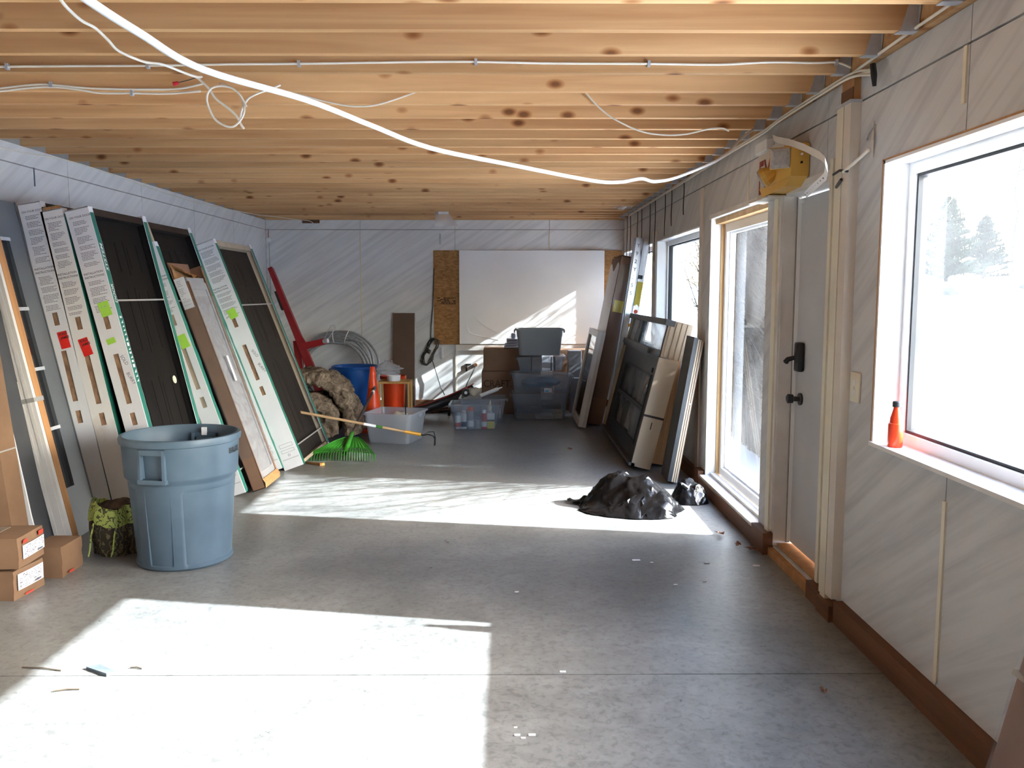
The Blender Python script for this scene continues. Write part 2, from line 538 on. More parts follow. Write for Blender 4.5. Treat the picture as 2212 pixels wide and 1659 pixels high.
for i in range(-17, 28):
    y = 2.8955 - 0.019 + 0.3048 * i
    if y > YB - 0.03: continue
    o = bpy.data.objects.new('joist', jm); COL.objects.link(o); o.parent = ce
    o.location = (0, y, ZC + random.uniform(-0.004, 0.004))
    if i >= -1:
        h = bpy.data.objects.new('joist_hanger', hmesh); COL.objects.link(h); h.parent = o
        h.location = (1.477, 0, 0)
MB().box((1.48, YF, ZC), (1.518, YB, ZC + 0.235)).build('ledger', M['joist'], ce)
MB().box((WL, YB - 0.034, ZC), (1.478, YB, ZC + 0.235)).build('end_joist', M['joist'], ce)

def boards(root, seams, z0, z1, holes, place, mat, g=0.0022):
    """wall boards between the seams; each one an object, openings cut out"""
    for a, b in zip(seams, seams[1:]):
        for za, zb in ((z0, ZJ), (ZJ, z1)):
            mb = MB()
            for (p, q, r, s) in rects(a + g, b - g, za + (g if za == z0 else 0.004), zb - (0.004 if zb == ZJ else g), holes):
                place(mb, p, q, r, s)
            if mb.f: mb.build('wall_board', mat, root)

# back wall
wb = structure('wall_back', MB().box((WL - 0.15, YB + 0.012, -0.12), (WR + TW, YB + 0.15, ZC + 0.26)), M['seam'])
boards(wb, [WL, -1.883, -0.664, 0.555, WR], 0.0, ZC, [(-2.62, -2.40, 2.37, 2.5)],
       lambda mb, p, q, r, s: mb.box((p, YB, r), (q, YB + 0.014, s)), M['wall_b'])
MB().box((-1.892, YB - 0.006, 0.12), (-1.876, YB + 0.001, 2.27)).build('batten', M['cream'], wb)
MB().box((-0.672, YB - 0.006, 0.12), (-0.656, YB + 0.001, 0.80)).build('batten', M['cream'], wb)
MB().box((0.545, YB - 0.004, 2.03), (0.56, YB + 0.001, 2.27)).build('batten', M['cream'], wb)
# left wall
wl = structure('wall_left', MB().box((WL - 0.15, YF, -0.12), (WL - 0.012, YB + 0.012, ZC + 0.26)), M['seam'])
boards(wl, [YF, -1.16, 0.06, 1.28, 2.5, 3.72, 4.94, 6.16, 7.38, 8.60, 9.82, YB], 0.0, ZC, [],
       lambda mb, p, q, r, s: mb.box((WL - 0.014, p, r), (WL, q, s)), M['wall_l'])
# wall behind the camera
wf = structure('wall_front', MB().box((WL - 0.15, YF - 0.15, -0.12), (WR + TW, YF, ZC + 0.26)), M['wall_b'])

# right wall with its openings (y0, y1, z0, z1)
W1 = (0.55, 3.468, 0.858, 2.003)
DR = (4.02, 4.70, 0.055, 2.0)
TLW = (4.94, 6.36, 0.10, 2.03)
W2 = (6.72, 8.62, 0.858, 2.0)
W3 = (8.86, 11.03, 0.858, 2.0)
OPEN = [W1, DR, TLW, W2, W3]
wm = MB()
for (p, q, r, s) in rects(YF, YB + 0.15, -0.12, ZC + 0.26, OPEN):
    wm.box((WR + 0.016, p, r), (WR + TW, q, s))
wr = structure('wall_right', wm, M['seam'])
MB().box((WR + TW, YF - 0.15, ZC), (WR + TW + 0.01, YB + 0.15, ZC + 0.3)).build('fascia', M['siding'], wr)
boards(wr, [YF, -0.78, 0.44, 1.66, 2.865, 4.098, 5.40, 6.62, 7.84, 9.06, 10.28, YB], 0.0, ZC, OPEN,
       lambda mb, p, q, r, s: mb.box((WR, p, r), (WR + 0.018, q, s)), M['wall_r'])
# battens over the joints
MB().box((WR - 0.007, 2.875, 2.10), (WR + 0.001, 2.895, 2.285)).build('batten', M['cream'], wr)
MB().box((WR - 0.007, 2.852, 0.115), (WR + 0.001, 2.874, 0.765)).build('batten', M['cream'], wr)
MB().box((WR - 0.006, 5.393, 2.05), (WR + 0.001, 5.408, 2.20)).build('batten', M['cream'], wr)
MB().box((WR - 0.004, 5.0, 2.045), (WR + 0.001, 5.012, 2.10)).build('batten', M['cream'], wr)
MB().box((WR - 0.012, 6.60, 0.10), (WR + 0.001, 6.70, 2.28)).build('batten', M['creampink'], wr)
MB().box((WR - 0.012, 8.63, 0.10), (WR + 0.001, 8.85, 2.10)).build('batten', M['creampink'], wr)
# brown sole plate along the wall
bs = sroot('baseboard_right', 'brown stained timber along the foot of the right wall')
MB().box((WR - 0.042, YF, 0), (WR + 0.002, 3.70, 0.10)).build('plank', M['brownwood'], bs)
MB().box((WR - 0.062, 3.70, 0), (WR + 0.002, 3.86, 0.075)).build('block', M['brownwood'], bs)
MB().box((WR - 0.05, 3.86, 0), (WR + 0.002, 4.03, 0.085)).build('plank', M['brownwood'], bs)
MB().box((WR - 0.06, 4.70, 0), (WR + 0.002, 4.93, 0.125)).build('block', M['brownwood'], bs)
MB().box((WR - 0.052, 6.38, 0), (WR + 0.002, 6.52, 0.13)).build('block', M['brownwood'], bs)
MB().box((WR - 0.036, 6.52, 0), (WR + 0.002, YB, 0.10)).build('plank', M['brownwood'], bs)
bb = structure('baseboard_back', MB().box((WL, YB - 0.03, 0), (WR - 0.04, YB + 0.001, 0.085)), M['brownwood'])

# windows ---------------------------------------------------------------
def window(name, o, mull=(), frame_t=0.045, sillwood=True, wood=False):
    y0, y1, z0, z1 = o
    r = sroot(name)
    X0, XF0, XF1 = WR - 0.004, WR + 0.095, WR + 0.155
    t = 0.012
    # liner boards of the reveal
    li = MB()
    li.box((X0, y1 - t, z0), (XF0, y1, z1)); li.box((X0, y0, z0), (XF0, y0 + t, z1)); li.box((X0, y0, z1 - t), (XF0, y1, z1))
    li.build('reveal', M['white'], r)
    MB().box((X0 - 0.012, y0, z0 - 0.004), (XF0, y1, z0 + 0.012)).build('sill', M['whitewood'], r)
    fm = MB()
    a, b, c, d = y0 + t, y1 - t, z0 + 0.012, z1 - t
    for (p, q, u, v) in rects(a, b, c, d, [(a + frame_t, b - frame_t, c + frame_t, d - frame_t)]):
        fm.box((XF0, p, u), (XF1, q, v))
    for m in mull:
        fm.box((XF0, m - 0.03, c), (XF1, m + 0.03, d))
    f = fm.build('window_frame', M['white'], r)
    g = MB()
    e = 0.012
    for (p, q, u, v) in rects(a + frame_t, b - frame_t, c + frame_t, d - frame_t, [(a + frame_t + e, b - frame_t - e, c + frame_t + e, d - frame_t - e)]):
        g.box((XF0 + 0.012, p, u), (XF1 - 0.012, q, v))
    g.build('gasket', M['blackrub'], f)
    xs = [a + frame_t] + [m for m in mull] + [b - frame_t]
    for p, q in zip(xs, xs[1:]):
        MB().quad((XF0 + 0.03, p, c + frame_t), (XF0 + 0.03, q, c + frame_t), (XF0 + 0.03, q, d - frame_t), (XF0 + 0.03, p, d - frame_t)).build('pane', M['glass'], r)
    return r
window('window_1', W1)
window('window_2', W2)
window('window_3', W3)
# raw wood edge round the near window
w1e = MB()
w1e.box((WR - 0.006, W1[1], W1[2] - 0.004), (WR + 0.004, W1[1] + 0.008, W1[3] + 0.006))
w1e.box((WR - 0.006, W1[0], W1[3]), (WR + 0.004, W1[1] + 0.008, W1[3] + 0.006))
w1e.build('edging', M['jambwood'], bpy.data.objects['window_1'])

# tall window beside the door: white reveal, raw wood stop, white frame, timber sill
tw = sroot('window_4')
y0, y1, z0, z1 = TLW
MB().box((WR - 0.004, y1 - 0.012, z0), (WR + 0.075, y1, z1)).build('reveal', M['white'], tw)
MB().box((WR - 0.004, y0, z1 - 0.012), (WR + 0.075, y1 - 0.012, z1)).build('reveal', M['white'], tw)
MB().box((WR - 0.004, y0, z0), (WR + 0.075, y0 + 0.012, z1)).build('reveal', M['white'], tw)
ws = MB(); ws.box((WR + 0.07, y1 - 0.03, z0), (WR + 0.10, y1 - 0.012, z1 - 0.03)); ws.box((WR + 0.03, y0 + 0.012, z1 - 0.05), (WR + 0.10, y1 - 0.012, z1 - 0.012))
ws.build('wood_stop', M['rawwood'], tw)
fm = MB()
for (p, q, u, v) in rects(y0 + 0.012, y1 - 0.02, z0 + 0.02, z1 - 0.04, [(y0 + 0.07, y1 - 0.085, z0 + 0.075, z1 - 0.11)]):
    fm.box((WR + 0.095, p, u), (WR + 0.16, q, v))
f4 = fm.build('window_frame', M['white'], tw)
fm = MB()
for (p, q, u, v) in rects(y0 + 0.068, y1 - 0.083, z0 + 0.073, z1 - 0.108, [(y0 + 0.085, y1 - 0.10, z0 + 0.09, z1 - 0.125)]):
    fm.box((WR + 0.118, p, u), (WR + 0.14, q, v))
fm.build('glazing_bead', M['white'], f4)
MB().quad((WR + 0.128, y0 + 0.07, z0 + 0.075), (WR + 0.128, y1 - 0.085, z0 + 0.075), (WR + 0.128, y1 - 0.085, z1 - 0.11), (WR + 0.128, y0 + 0.07, z1 - 0.11)).build('pane', M['glass'], tw)
MB().box((WR - 0.055, y0, 0), (WR + 0.10, y1, 0.085)).build('sill_timber', M['brownwood'], tw)
MB().box((WR - 0.045, y0, 0.085), (WR + 0.10, y1, 0.105)).build('sill', M['whitewood'], tw)
MB().box((WR + 0.03, y0, 0.105), (WR + 0.07, y1, 0.125)).build('sill_rail', M['whitewood'], tw)

# door ------------------------------------------------------------------
dr = sroot('door_1')
y0, y1, z0, z1 = DR
leaf = MB().bbox((WR + 0.088, y0 + 0.008, z0 + 0.025), (WR + 0.132, y1 - 0.012, z1 - 0.012), 0.004).build('door_leaf', M['door_grey'], dr)
MB().box((WR - 0.004, y1 - 0.002, z0), (WR + TW, y1 + 0.02, z1 + 0.02)).build('jamb', M['whitewood'], dr)
MB().box((WR - 0.004, y0 - 0.02, z0), (WR + TW, y0 + 0.002, z1 + 0.02)).build('jamb', M['whitewood'], dr)
MB().box((WR - 0.004, y0, z1 - 0.002), (WR + TW, y1, z1 + 0.02)).build('head_jamb', M['whitewood'], dr)
MB().box((WR + 0.066, y1 - 0.014, z0 + 0.02), (WR + 0.088, y1 - 0.001, z1)).build('weather_strip', M['seam'], dr)
MB().box((WR + 0.07, y1 - 0.022, z0 + 0.03), (WR + 0.088, y1 - 0.014, z1 - 0.01)).build('weather_seal', M['white'], dr)
MB().box((WR + 0.075, y1 - 0.06, z1 - 0.04), (WR + 0.088, y1 - 0.02, z1 - 0.02)).build('strike_plate', M['white'], dr)
th = MB(); th.box((WR - 0.03, y0, 0.0), (WR + TW, y1, 0.045)); th.box((WR + 0.02, y0, 0.045), (WR + TW, y1, 0.07))
th.build('threshold', M['jambwood'], dr)
lk = MB().bbox((WR + 0.048, 4.545, 1.055), (WR + 0.088, 4.615, 1.215), 0.012)
lk.tube([(WR + 0.05, 4.60, 1.13), (WR + 0.018, 4.61, 1.12), (WR + 0.012, 4.625, 1.105)], [0.012, 0.014, 0.016], 10)
lk.build('deadbolt', M['black'], dr, True)
kb = MB().tube([(WR + 0.088, 4.585, 0.905), (WR + 0.078, 4.585, 0.905)], 0.034, 20)
kb.tube([(WR + 0.08, 4.585, 0.905), (WR + 0.05, 4.59, 0.906), (WR + 0.045, 4.59, 0.906), (WR + 0.018, 4.595, 0.907), (WR + 0.014, 4.595, 0.907)], [0.013, 0.014, 0.024, 0.026, 0.018], 14)
kb.build('door_knob', M['black'], dr, True)
# writing in felt pen on the door
tm = text_mb('DOOR', 0.055, frame((WR + 0.0875, 4.20, 1.62), (0, -1, 0), (0, 0, 1)), sx=0.7)
text_mb('# 5', 0.06, frame((WR + 0.0875, 4.20, 1.53), (0, -1, 0), (0, 0, 1)), sx=0.7, mb=tm)
tm.build('pencil_writing', pm('grey_ink', (0.25, 0.22, 0.22), rough=0.8), dr)
# casings and battens
trm = sroot('trim_1', 'cream battens and casings round the door')
MB().box((WR - 0.014, 4.705, 0.14), (WR + 0.001, 4.735, 2.03)).build('casing_strip', M['whitewood'], trm)
MB().box((WR - 0.024, 4.735, 0.12), (WR + 0.001, 4.80, 2.02)).build('casing_strip', M['cream'], trm)
MB().box((WR - 0.010, 4.80, 0.12), (WR + 0.001, 4.96, 2.0)).build('casing_board', M['wall_r'], trm)
MB().box((WR - 0.02, 3.965, 0.09), (WR + 0.001, 4.0, 2.09)).build('batten', M['cream'], trm)
MB().box((WR - 0.008, 4.0, 2.02), (WR + 0.001, 6.4, 2.05)).build('head_strip', M['whitewood'], trm)
# double batten post
pb = sroot('trim_2', 'pair of long cream battens with a dark gap')
MB().box((WR - 0.045, 3.80, 0.075), (WR + 0.001, 3.875, 2.285)).build('batten', M['cream'], pb)
MB().box((WR - 0.045, 3.72, 0.10), (WR + 0.001, 3.792, 2.285)).build('batten', M['creampink'], pb)
MB().box((WR - 0.03, 3.792, 0.10), (WR - 0.002, 3.80, 2.28)).build('gap', M['blackrub'], pb)
MB().box((WR - 0.05, 3.715, 2.285), (WR + 0.001, 3.88, 2.298)).build('cap', M['galv'], pb)
MB().box((WR - 0.03, 3.735, 2.298), (WR + 0.001, 3.865, 2.47)).build('timber_block', M['jambwood'], pb)
MB().box((WR - 0.033, 3.735, 2.298), (WR - 0.03, 3.865, 2.355)).build('stained_patch', M['brownwood'], pb)
# rail under the white board on the back wall
t3 = structure('trim_3', MB().box((-0.66, YB - 0.02, 0.735), (WR - 0.002, YB + 0.001, 0.81)), M['whitewood'])

# ------------------------------------------------------------------ outside
def ground_h(x, y):
    h = -0.16
    k = max(0.0, min(1.0, (math.hypot(x, y) - 23.5) / 6.0))
    h += 0.95 * k * k * (3 - 2 * k)
    d = max(0.0, x - 6.0)
    h += 2.05 * (1 - math.exp(-(d / 16.0) ** 2)) + 0.5 * max(0, min(1, (y - 13) / 14))
    h += 0.12 * noise.noise((x * 0.35, y * 0.35, 0.3)) + 0.05 * noise.noise((x * 1.3, y * 1.3, 2.1))
    return h
gm = MB()
NX, NY = 90, 110
gm.grid(lambda u, v: ((lambda x, y: (x, y, ground_h(x, y)))(1.7 + 78 * u ** 1.7, -40 + 130 * v)), NX, NY)
gs = gm.build('ground_snow', M['snow'], None, 'all'); gs['kind'] = 'structure'
gm = MB().box((-60, -40, -0.6), (1.7, 90, -0.14))
go = gm.build('ground_apron', M['snow'], None); go['kind'] = 'structure'

M['needle'] = pm('pine_needles', (0.014, 0.027, 0.011), (0.008, 0.016, 0.007), rough=0.8, scale=3)
M['bark'] = pm('grey_bark', (0.05, 0.045, 0.04), (0.03, 0.026, 0.022), rough=0.9, scale=8)
M['twig'] = pm('dry_twigs', (0.13, 0.10, 0.075), (0.075, 0.06, 0.045), rough=0.9, scale=4)

def conifer(x, y, h, rw, label, seed):
    rnd = random.Random(seed)
    z = ground_h(x, y) - 0.1
    t = thing('conifer', label, 'tree', (x, y, z), 'small evergreens on the snow bank')
    MB().tube([(x, y, z), (x + 0.03, y, z + h * 0.5), (x, y, z + h)], [0.05 * h / 2, 0.03 * h / 2, 0.008], 7).build('trunk', M['bark'], t)
    mb = MB()
    n = int(120 * h / 2.4)
    for i in range(n):
        k = (i + rnd.random()) / n
        zz = z + h * (0.06 + 0.92 * k)
        r = rw * (1 - k) ** 0.85 * rnd.uniform(0.7, 1.1) + 0.05
        a = rnd.uniform(0, 2 * math.pi)
        d = Vector((math.cos(a), math.sin(a), rnd.uniform(0.05, 0.45)))
        p0 = Vector((x, y, zz)); p1 = p0 + d * r
        mb.tube([p0, p1], [0.012, 0.004], 3, cap=False)
        m = max(6, int(r / 0.055))
        for j in range(m):
            q = p0.lerp(p1, (j + 0.6) / m)
            for s_ in range(7):
                dd = (d * 0.8 + Vector((rnd.uniform(-1, 1), rnd.uniform(-1, 1), rnd.uniform(-0.4, 0.9)))).normalized()
                e = q + dd * rnd.uniform(0.12, 0.26)
                sd = dd.cross(Vector((0.3, 0.2, 1))).normalized() * 0.032
                mb.add([q - sd, q + sd, e], [(0, 1, 2)])
    mb.build('foliage', M['needle'], t)
    return t
for i, (x, y, h, rw, lab) in enumerate([
        (14.9, 29.0, 2.9, 1.1, 'broad young pine at the middle of the snow bank outside the near window'),
        (16.7, 30.0, 2.2, 0.9, 'lower young pine right of the broad pine outside the near window'),
        (18.5, 28.3, 2.4, 0.85, 'young pine at the right edge of the view through the near window'),
        (12.9, 28.4, 1.7, 0.8, 'smallest pine at the left of the snow bank outside the near window')]):
    conifer(x, y, h, rw, lab, 50 + i)

def bare_tree(x, y, h, label, seed, r0=0.07):
    rnd = random.Random(seed)
    z = ground_h(x, y) - 0.1
    t = thing('bare_tree', label, 'tree', (x, y, z), 'leafless trees outside')
    tr = MB(); br = MB()
    p = [Vector((x, y, z))]
    for k in range(1, 9):
        p.append(Vector((x + rnd.uniform(-.05, .05) * h * 0.3, y + rnd.uniform(-.05, .05) * h * 0.3, z + h * k / 8)))
    tr.tube(p, [r0 * (1 - 0.85 * k / 8) for k in range(9)], 7)
    def grow(a, d, ln, r, dep):
        q = [a]; dd = d.copy()
        for k in range(4):
            dd = (dd + Vector((rnd.uniform(-1, 1), rnd.uniform(-1, 1), rnd.uniform(-.5, .8))) * 0.22).normalized()
            q.append(q[-1] + dd * ln / 4)
        br.tube(q, [r * (1 - 0.2 * k) for k in range(5)], 4, cap=False)
        if dep > 0:
            for k in range(3):
                j = rnd.randint(1, 4)
                grow(q[j], (dd + Vector((rnd.uniform(-1, 1), rnd.uniform(-1, 1), rnd.uniform(-.4, .8)))).normalized(), ln * 0.55, r * 0.5, dep - 1)
    for k in range(14):
        i = rnd.randint(2, 8)
        a = rnd.uniform(0, 6.28)
        grow(p[i], Vector((math.cos(a), math.sin(a), rnd.uniform(0.1, 0.7))).normalized(), h * rnd.uniform(0.14, 0.3), r0 * 0.3, 2)
    tr.build('trunk', M['bark'], t, True); br.build('branches', M['bark'], t)
bare_tree(19.3, 32.6, 6.2, 'tall thin leafless tree beyond the pines', 3)
bare_tree(16.6, 34.5, 5.0, 'slender leafless tree behind the broad pine', 4)
bare_tree(20.8, 31.5, 6.5, 'leafless tree farthest right beyond the snow bank', 5)

# rocks poking out of the snow
def rock(x, y, s, label, seed):
    mb = MB()
    bm = bmesh.new(); bmesh.ops.create_icosphere(bm, subdivisions=2, radius=1)
    z = ground_h(x, y)
    for v in bm.verts:
        n = 1 + 0.35 * noise.noise(v.co * 1.7 + Vector((seed, 0, 0)))
        v.co = Vector((x + v.co.x * s * n, y + v.co.y * s * 0.7 * n, z + v.co.z * s * 0.55 * n))
    bm.verts.index_update()
    mb.add([v.co.copy() for v in bm.verts], [[v.index for v in f.verts] for f in bm.faces]); bm.free()
    single('rock', mb, M['bark'], label, 'rock', 'rocks in the snow')
rock(13.2, 25.2, 0.42, 'grey boulder half buried in snow below the left pine', 1)
rock(15.0, 24.2, 0.40, 'grey boulder in snow below the right-hand pines', 2)

# thicket of dry brush past the end of the house
def brush(cx, cy, rx, ry, n, hmin, hmax, seed, label):
    rnd = random.Random(seed)
    mb = MB()
    for i in range(n):
        x = cx + rnd.uniform(-rx, rx); y = cy + rnd.uniform(-ry, ry)
        z = ground_h(x, y) - 0.05
        h = rnd.uniform(hmin, hmax)
        lean = Vector((rnd.uniform(-.15, .25), rnd.uniform(-.3, .5), 1))
        p = [Vector((x, y, z))]
        d = lean.normalized()
        for k in range(4):
            d = (d + Vector((rnd.uniform(-.4, .4), rnd.uniform(-.4, .4), rnd.uniform(-.2, .1)))).normalized()
            p.append(p[-1] + d * h / 4)
        for q in p: q.x = min(max(q.x, 2.35), max(2.4, 0.45 * q.y - 0.25 * rnd.random()))
        r = rnd.uniform(0.005, 0.014)
        mb.tube(p, [r, r * .8, r * .6, r * .45, r * .25], 3, cap=False)
        for k in range(5):
            j = rnd.randint(1, 4)
            e = p[j] + (d + Vector((rnd.uniform(-1, 1), rnd.uniform(-1, 1), rnd.uniform(-.5, .7)))).normalized() * rnd.uniform(0.2, 0.6)
            e.x = min(max(e.x, 2.1), 0.46 * e.y)
            m_ = p[j].lerp(e, 0.5) + Vector((rnd.uniform(-.05, .05), rnd.uniform(-.05, .05), rnd.uniform(-.03, .06)))
            mb.tube([p[j], m_, e], [r * .45, r * .35, r * .15], 3, cap=False)
    single('brush_thicket', mb, M['twig'], label, 'brush', None, kind='stuff')
brush(2.95, 8.1, 0.5, 1.15, 3200, 1.9, 4.2, 11, 'tangle of dry brown brush close outside the tall window')
# ------------------------------------------------------------------ packed doors leaning on the left wall
M['carton'] = pm('white_carton', (0.80, 0.80, 0.82), (0.72, 0.72, 0.75), rough=0.55, scale=3)
M['cartonstain'] = pm('stained_white_carton', (0.80, 0.78, 0.76), (0.60, 0.47, 0.36), rough=0.6, scale=2.3, lo=0.30, hi=0.42)
M['green'] = pm('green_print', (0.015, 0.16, 0.12), (0.012, 0.13, 0.10), rough=0.45, scale=3)
M['ink'] = pm('grey_printing_ink', (0.17, 0.17, 0.20), (0.13, 0.13, 0.16), rough=0.6)
M['inkfaint'] = pm('faint_printing_ink', (0.42, 0.42, 0.46), (0.36, 0.36, 0.40), rough=0.6)
M['darkdoor'] = pm('espresso_door_skin', (0.0095, 0.0078, 0.007), (0.006, 0.005, 0.0047), rough=0.6, spec=0.18, scale=10, stretch=(1, 1, 6))
M['darkframe'] = pm('black_door_frame', (0.018, 0.016, 0.018), (0.012, 0.011, 0.012), rough=0.4)
M['browndoor'] = pm('dark_brown_door_skin', (0.024, 0.019, 0.016), (0.017, 0.0135, 0.011), rough=0.6, spec=0.2, scale=10, stretch=(1, 1, 6))
M['primed'] = pm('tan_primed_jamb', (0.47, 0.38, 0.28), (0.40, 0.32, 0.235), rough=0.6, scale=6, stretch=(1, 1, 8))
M['osb'] = pm('flaked_wood', (0.36, 0.22, 0.13), (0.20, 0.11, 0.065), rough=0.8, scale=38, stretch=(1, 1, 2.2), detail=3)
M['red_note'] = pm('red_note_paper', (0.85, 0.03, 0.02), (0.75, 0.025, 0.018), rough=0.55)
M['green_note'] = pm('lime_note_paper', (0.42, 0.78, 0.09), (0.38, 0.70, 0.08), rough=0.55)
M['penink'] = pm('felt_pen_ink', (0.03, 0.02, 0.025), rough=0.6)
M['strap'] = pm('clear_grey_strap', (0.36, 0.35, 0.34), rough=0.35)
M['steelgrey'] = pm('grey_primed_steel', (0.115, 0.127, 0.138), (0.095, 0.105, 0.115), rough=0.5, scale=3)
M['lead'] = pm('smoky_door_glass', (0.022, 0.024, 0.028), (0.015, 0.017, 0.02), rough=0.08, scale=2)
M['board'] = pm('brown_cardboard', (0.215, 0.125, 0.072), (0.18, 0.103, 0.058), rough=0.75, scale=5)
M['board2'] = pm('red_brown_cardboard', (0.25, 0.14, 0.088), (0.20, 0.11, 0.068), rough=0.7, scale=4)
M['board3'] = pm('torn_cardboard', (0.47, 0.26, 0.11), (0.30, 0.15, 0.06), rough=0.85, scale=30, stretch=(.3, .3, 1))

def lean_M(bx, bz, tx, tz, T, y, side=1):
    """frame of a slab leaning on a side wall: u across its thickness, v into the room, w up along it"""
    t = math.atan2(bx - tx, tz - bz)
    u = Vector((math.cos(t), 0, math.sin(t))); wv = Vector((-math.sin(t), 0, math.cos(t)))
    o = Vector((bx, y, bz)) - u * T
    Mx = Matrix(((u.x, 0, wv.x, o.x), (0, 1, 0, o.y), (u.z, 0, wv.z, o.z), (0, 0, 0, 1)))
    return Mx, math.hypot(bx - tx, tz - bz)

def part(name, mb, mat, par, smooth=False, label=None):
    return mb.build(name, mat, par, smooth, label, world=False)

def uvbox(mb, u0, u1, v0, v1, w0, w1):
    return mb.box((u0, v0, w0), (u1, v1, w1))

def paragraph(mb, u0, u1, wt, wb, v, rnd, step=0.0088, th=0.0034):
    """rows of print too small to read"""
    z = wt
    while z > wb:
        for k in range(rnd.randint(3, 6)):
            if z < wb: break
            a = u0 + rnd.uniform(0.0, 0.006)
            b = u1 - rnd.uniform(0, 0.03) - (0.03 if k == 4 else 0)
            x = a
            while x < b:
                ln = rnd.uniform(0.006, 0.016)
                mb.add([(x, v, z - th), (min(b, x + ln), v, z - th), (min(b, x + ln), v, z), (x, v, z)], [(0, 1, 2, 3)])
                x += ln + 0.0022
            z -= step
        z -= 0.012

def packed_door(label, bx, bz, tx, tz, T, y0, y1, group, holes=True, skin='darkdoor', fr='darkframe', seed=1,
                flange_text=False, carton='carton', top_cut=0.0, strap=True, bore=False, L_over=None, face=True, foot=False):
    rnd = random.Random(seed)
    Mx, L = lean_M(bx, bz, tx, tz, T, y0)
    W = y1 - y0
    t = thing('packed_doorset', label, 'door', M=Mx, group=group)
    # frame
    part('jamb', uvbox(MB(), 0.004, T - 0.004, 0.002, 0.034, 0.012, L - 0.004), M['osb'] if top_cut == 0 else M['primed'], t)
    part('jamb', uvbox(MB(), 0.004, T - 0.002, W - 0.036, W - 0.003, 0.012, L - 0.004), M[fr], t)
    part('head_jamb', uvbox(MB(), 0.004, T - 0.002, 0.034, W - 0.036, L - 0.05, L - 0.004), M[fr], t)
    part('sill', uvbox(MB(), 0.004, T - 0.01, 0.034, W - 0.036, 0.004, 0.03), M[fr], t)
    if face:
        us = T - 0.05
        d = part('door_slab', uvbox(MB(), us - 0.042, us, 0.036, W - 0.038, 0.032, L - 0.052), M[skin], t)
        st = MB()
        # moulded panels: two columns, three rows
        c0, c1 = 0.036 + 0.11, W - 0.038 - 0.11
        mid = (c0 + c1) / 2
        for (p, q) in ((c0, mid - 0.05), (mid + 0.05, c1)):
            for (r, s) in ((0.20, L * 0.46), (L * 0.54, L * 0.76), (L * 0.80, L - 0.17)):
                for (a, b, e, f) in rects(p, q, r, s, [(p + 0.022, q - 0.022, r + 0.022, s - 0.022)]):
                    uvbox(st, us, us + 0.002, a, b, e, f)
                uvbox(st, us, us + 0.0016, p + 0.045, q - 0.045, r + 0.045, s - 0.045)
        part('panel_moulding', st, M[skin], d)
        if bore:
            rg = MB(); 
            rg.tube([(us - 0.01, W - 0.115, L * 0.435), (us + 0.004, W - 0.115, L * 0.435)], 0.028, 18)
            part('lock_bore', rg, M['cream'], d, True)
    # near carton with its cut-outs
    hl = []
    if holes:
        k = L / 2.05
        uc = 0.34 * T
        for (a, b) in ((0.675, 0.755), (0.915, 1.235), (1.295, 1.375)):
            hl.append((uc, uc + 0.034, L - b * k, L - a * k))
    cm = MB()
    for (a, b, c, e) in rects(-0.003, T + 0.003, 0.0, L - top_cut, hl):
        uvbox(cm, a, b, -0.004, 0.0, c, e)
    n = 34
    ws = [j * (L - top_cut) / n for j in range(n + 1)]
    jag = [0.044 + rnd.uniform(-0.004, 0.004) for _ in ws]
    lift = [0.0015 + abs(rnd.gauss(0, 0.002)) for _ in ws]
    vs = []; fs = []
    for j, z in enumerate(ws):
        vs += [(T + 0.003, -0.004, z), (T + 0.003 + lift[j], jag[j] + 0.003, z)]
    for j in range(n): fs.append((2*j, 2*j+1, 2*j+3, 2*j+2))
    cm.add(vs, fs)
    # back lap and a folded top
    uvbox(cm, -0.006, -0.003, -0.004, 0.05, 0, L - top_cut)
    if top_cut == 0: uvbox(cm, -0.003, T + 0.003, -0.004, 0.06, L - 0.004, L + 0.002)
    c_ = part('carton_end', cm, M[carton], t)
    gm_ = MB(); vs = []; fs = []
    for j, z in enumerate(ws):
        z2 = min(z, L - top_cut - 0.035)
        vs += [(T + 0.0042, 0.0005, z2), (T + 0.0042 + lift[j], jag[j] - 0.001, z2)]
    for j in range(n): fs.append((2*j, 2*j+1, 2*j+3, 2*j+2))
    gm_.add(vs, fs)
    g_ = part('green_flange', gm_, M['green'], c_)
    if flange_text:
        tx_ = MB()
        text_mb('DOOR', 0.040, frame((T + 0.0085, 0.034, L - 0.60), (0, 0, 1), (0, -1, 0)), shear=0.25, sx=1.0, mb=tx_, offset=0.0006)
        text_mb('SYSTEM', 0.040, frame((T + 0.0085, 0.034, L - 0.40), (0, 0, 1), (0, -1, 0)), shear=0.25, sx=1.25, mb=tx_, offset=0.0006)
        # the rest of the line is too worn to read
        z = L - 0.68
        while z > L - 1.1:
            ln = rnd.uniform(0.012, 0.022)
            tx_.add([(T + 0.0085, 0.006, z - ln), (T + 0.0085, 0.034, z - ln), (T + 0.0085, 0.034, z), (T + 0.0085, 0.006, z)], [(0, 1, 2, 3)] if rnd.random() < 0.45 else [(0, 1, 2), ])
            z -= ln + 0.012
        part('flange_lettering', tx_, M['carton'], c_)['kind'] = 'stuff'
    # far carton flange
    fa = MB(); uvbox(fa, -0.003, T + 0.003, W, W + 0.004, 0, L); uvbox(fa, T + 0.001, T + 0.003, W - 0.056, W + 0.004, 0, L)
    uvbox(fa, T - 0.05, T + 0.004, W - 0.05, W + 0.004, L - 0.02, L + 0.012)
    cf = part('carton_end', fa, M['carton'], t)
    part('green_flange', uvbox(MB(), T + 0.003, T + 0.0038, W - 0.052, W + 0.001, 0.01, L - 0.03), M['green'], cf)
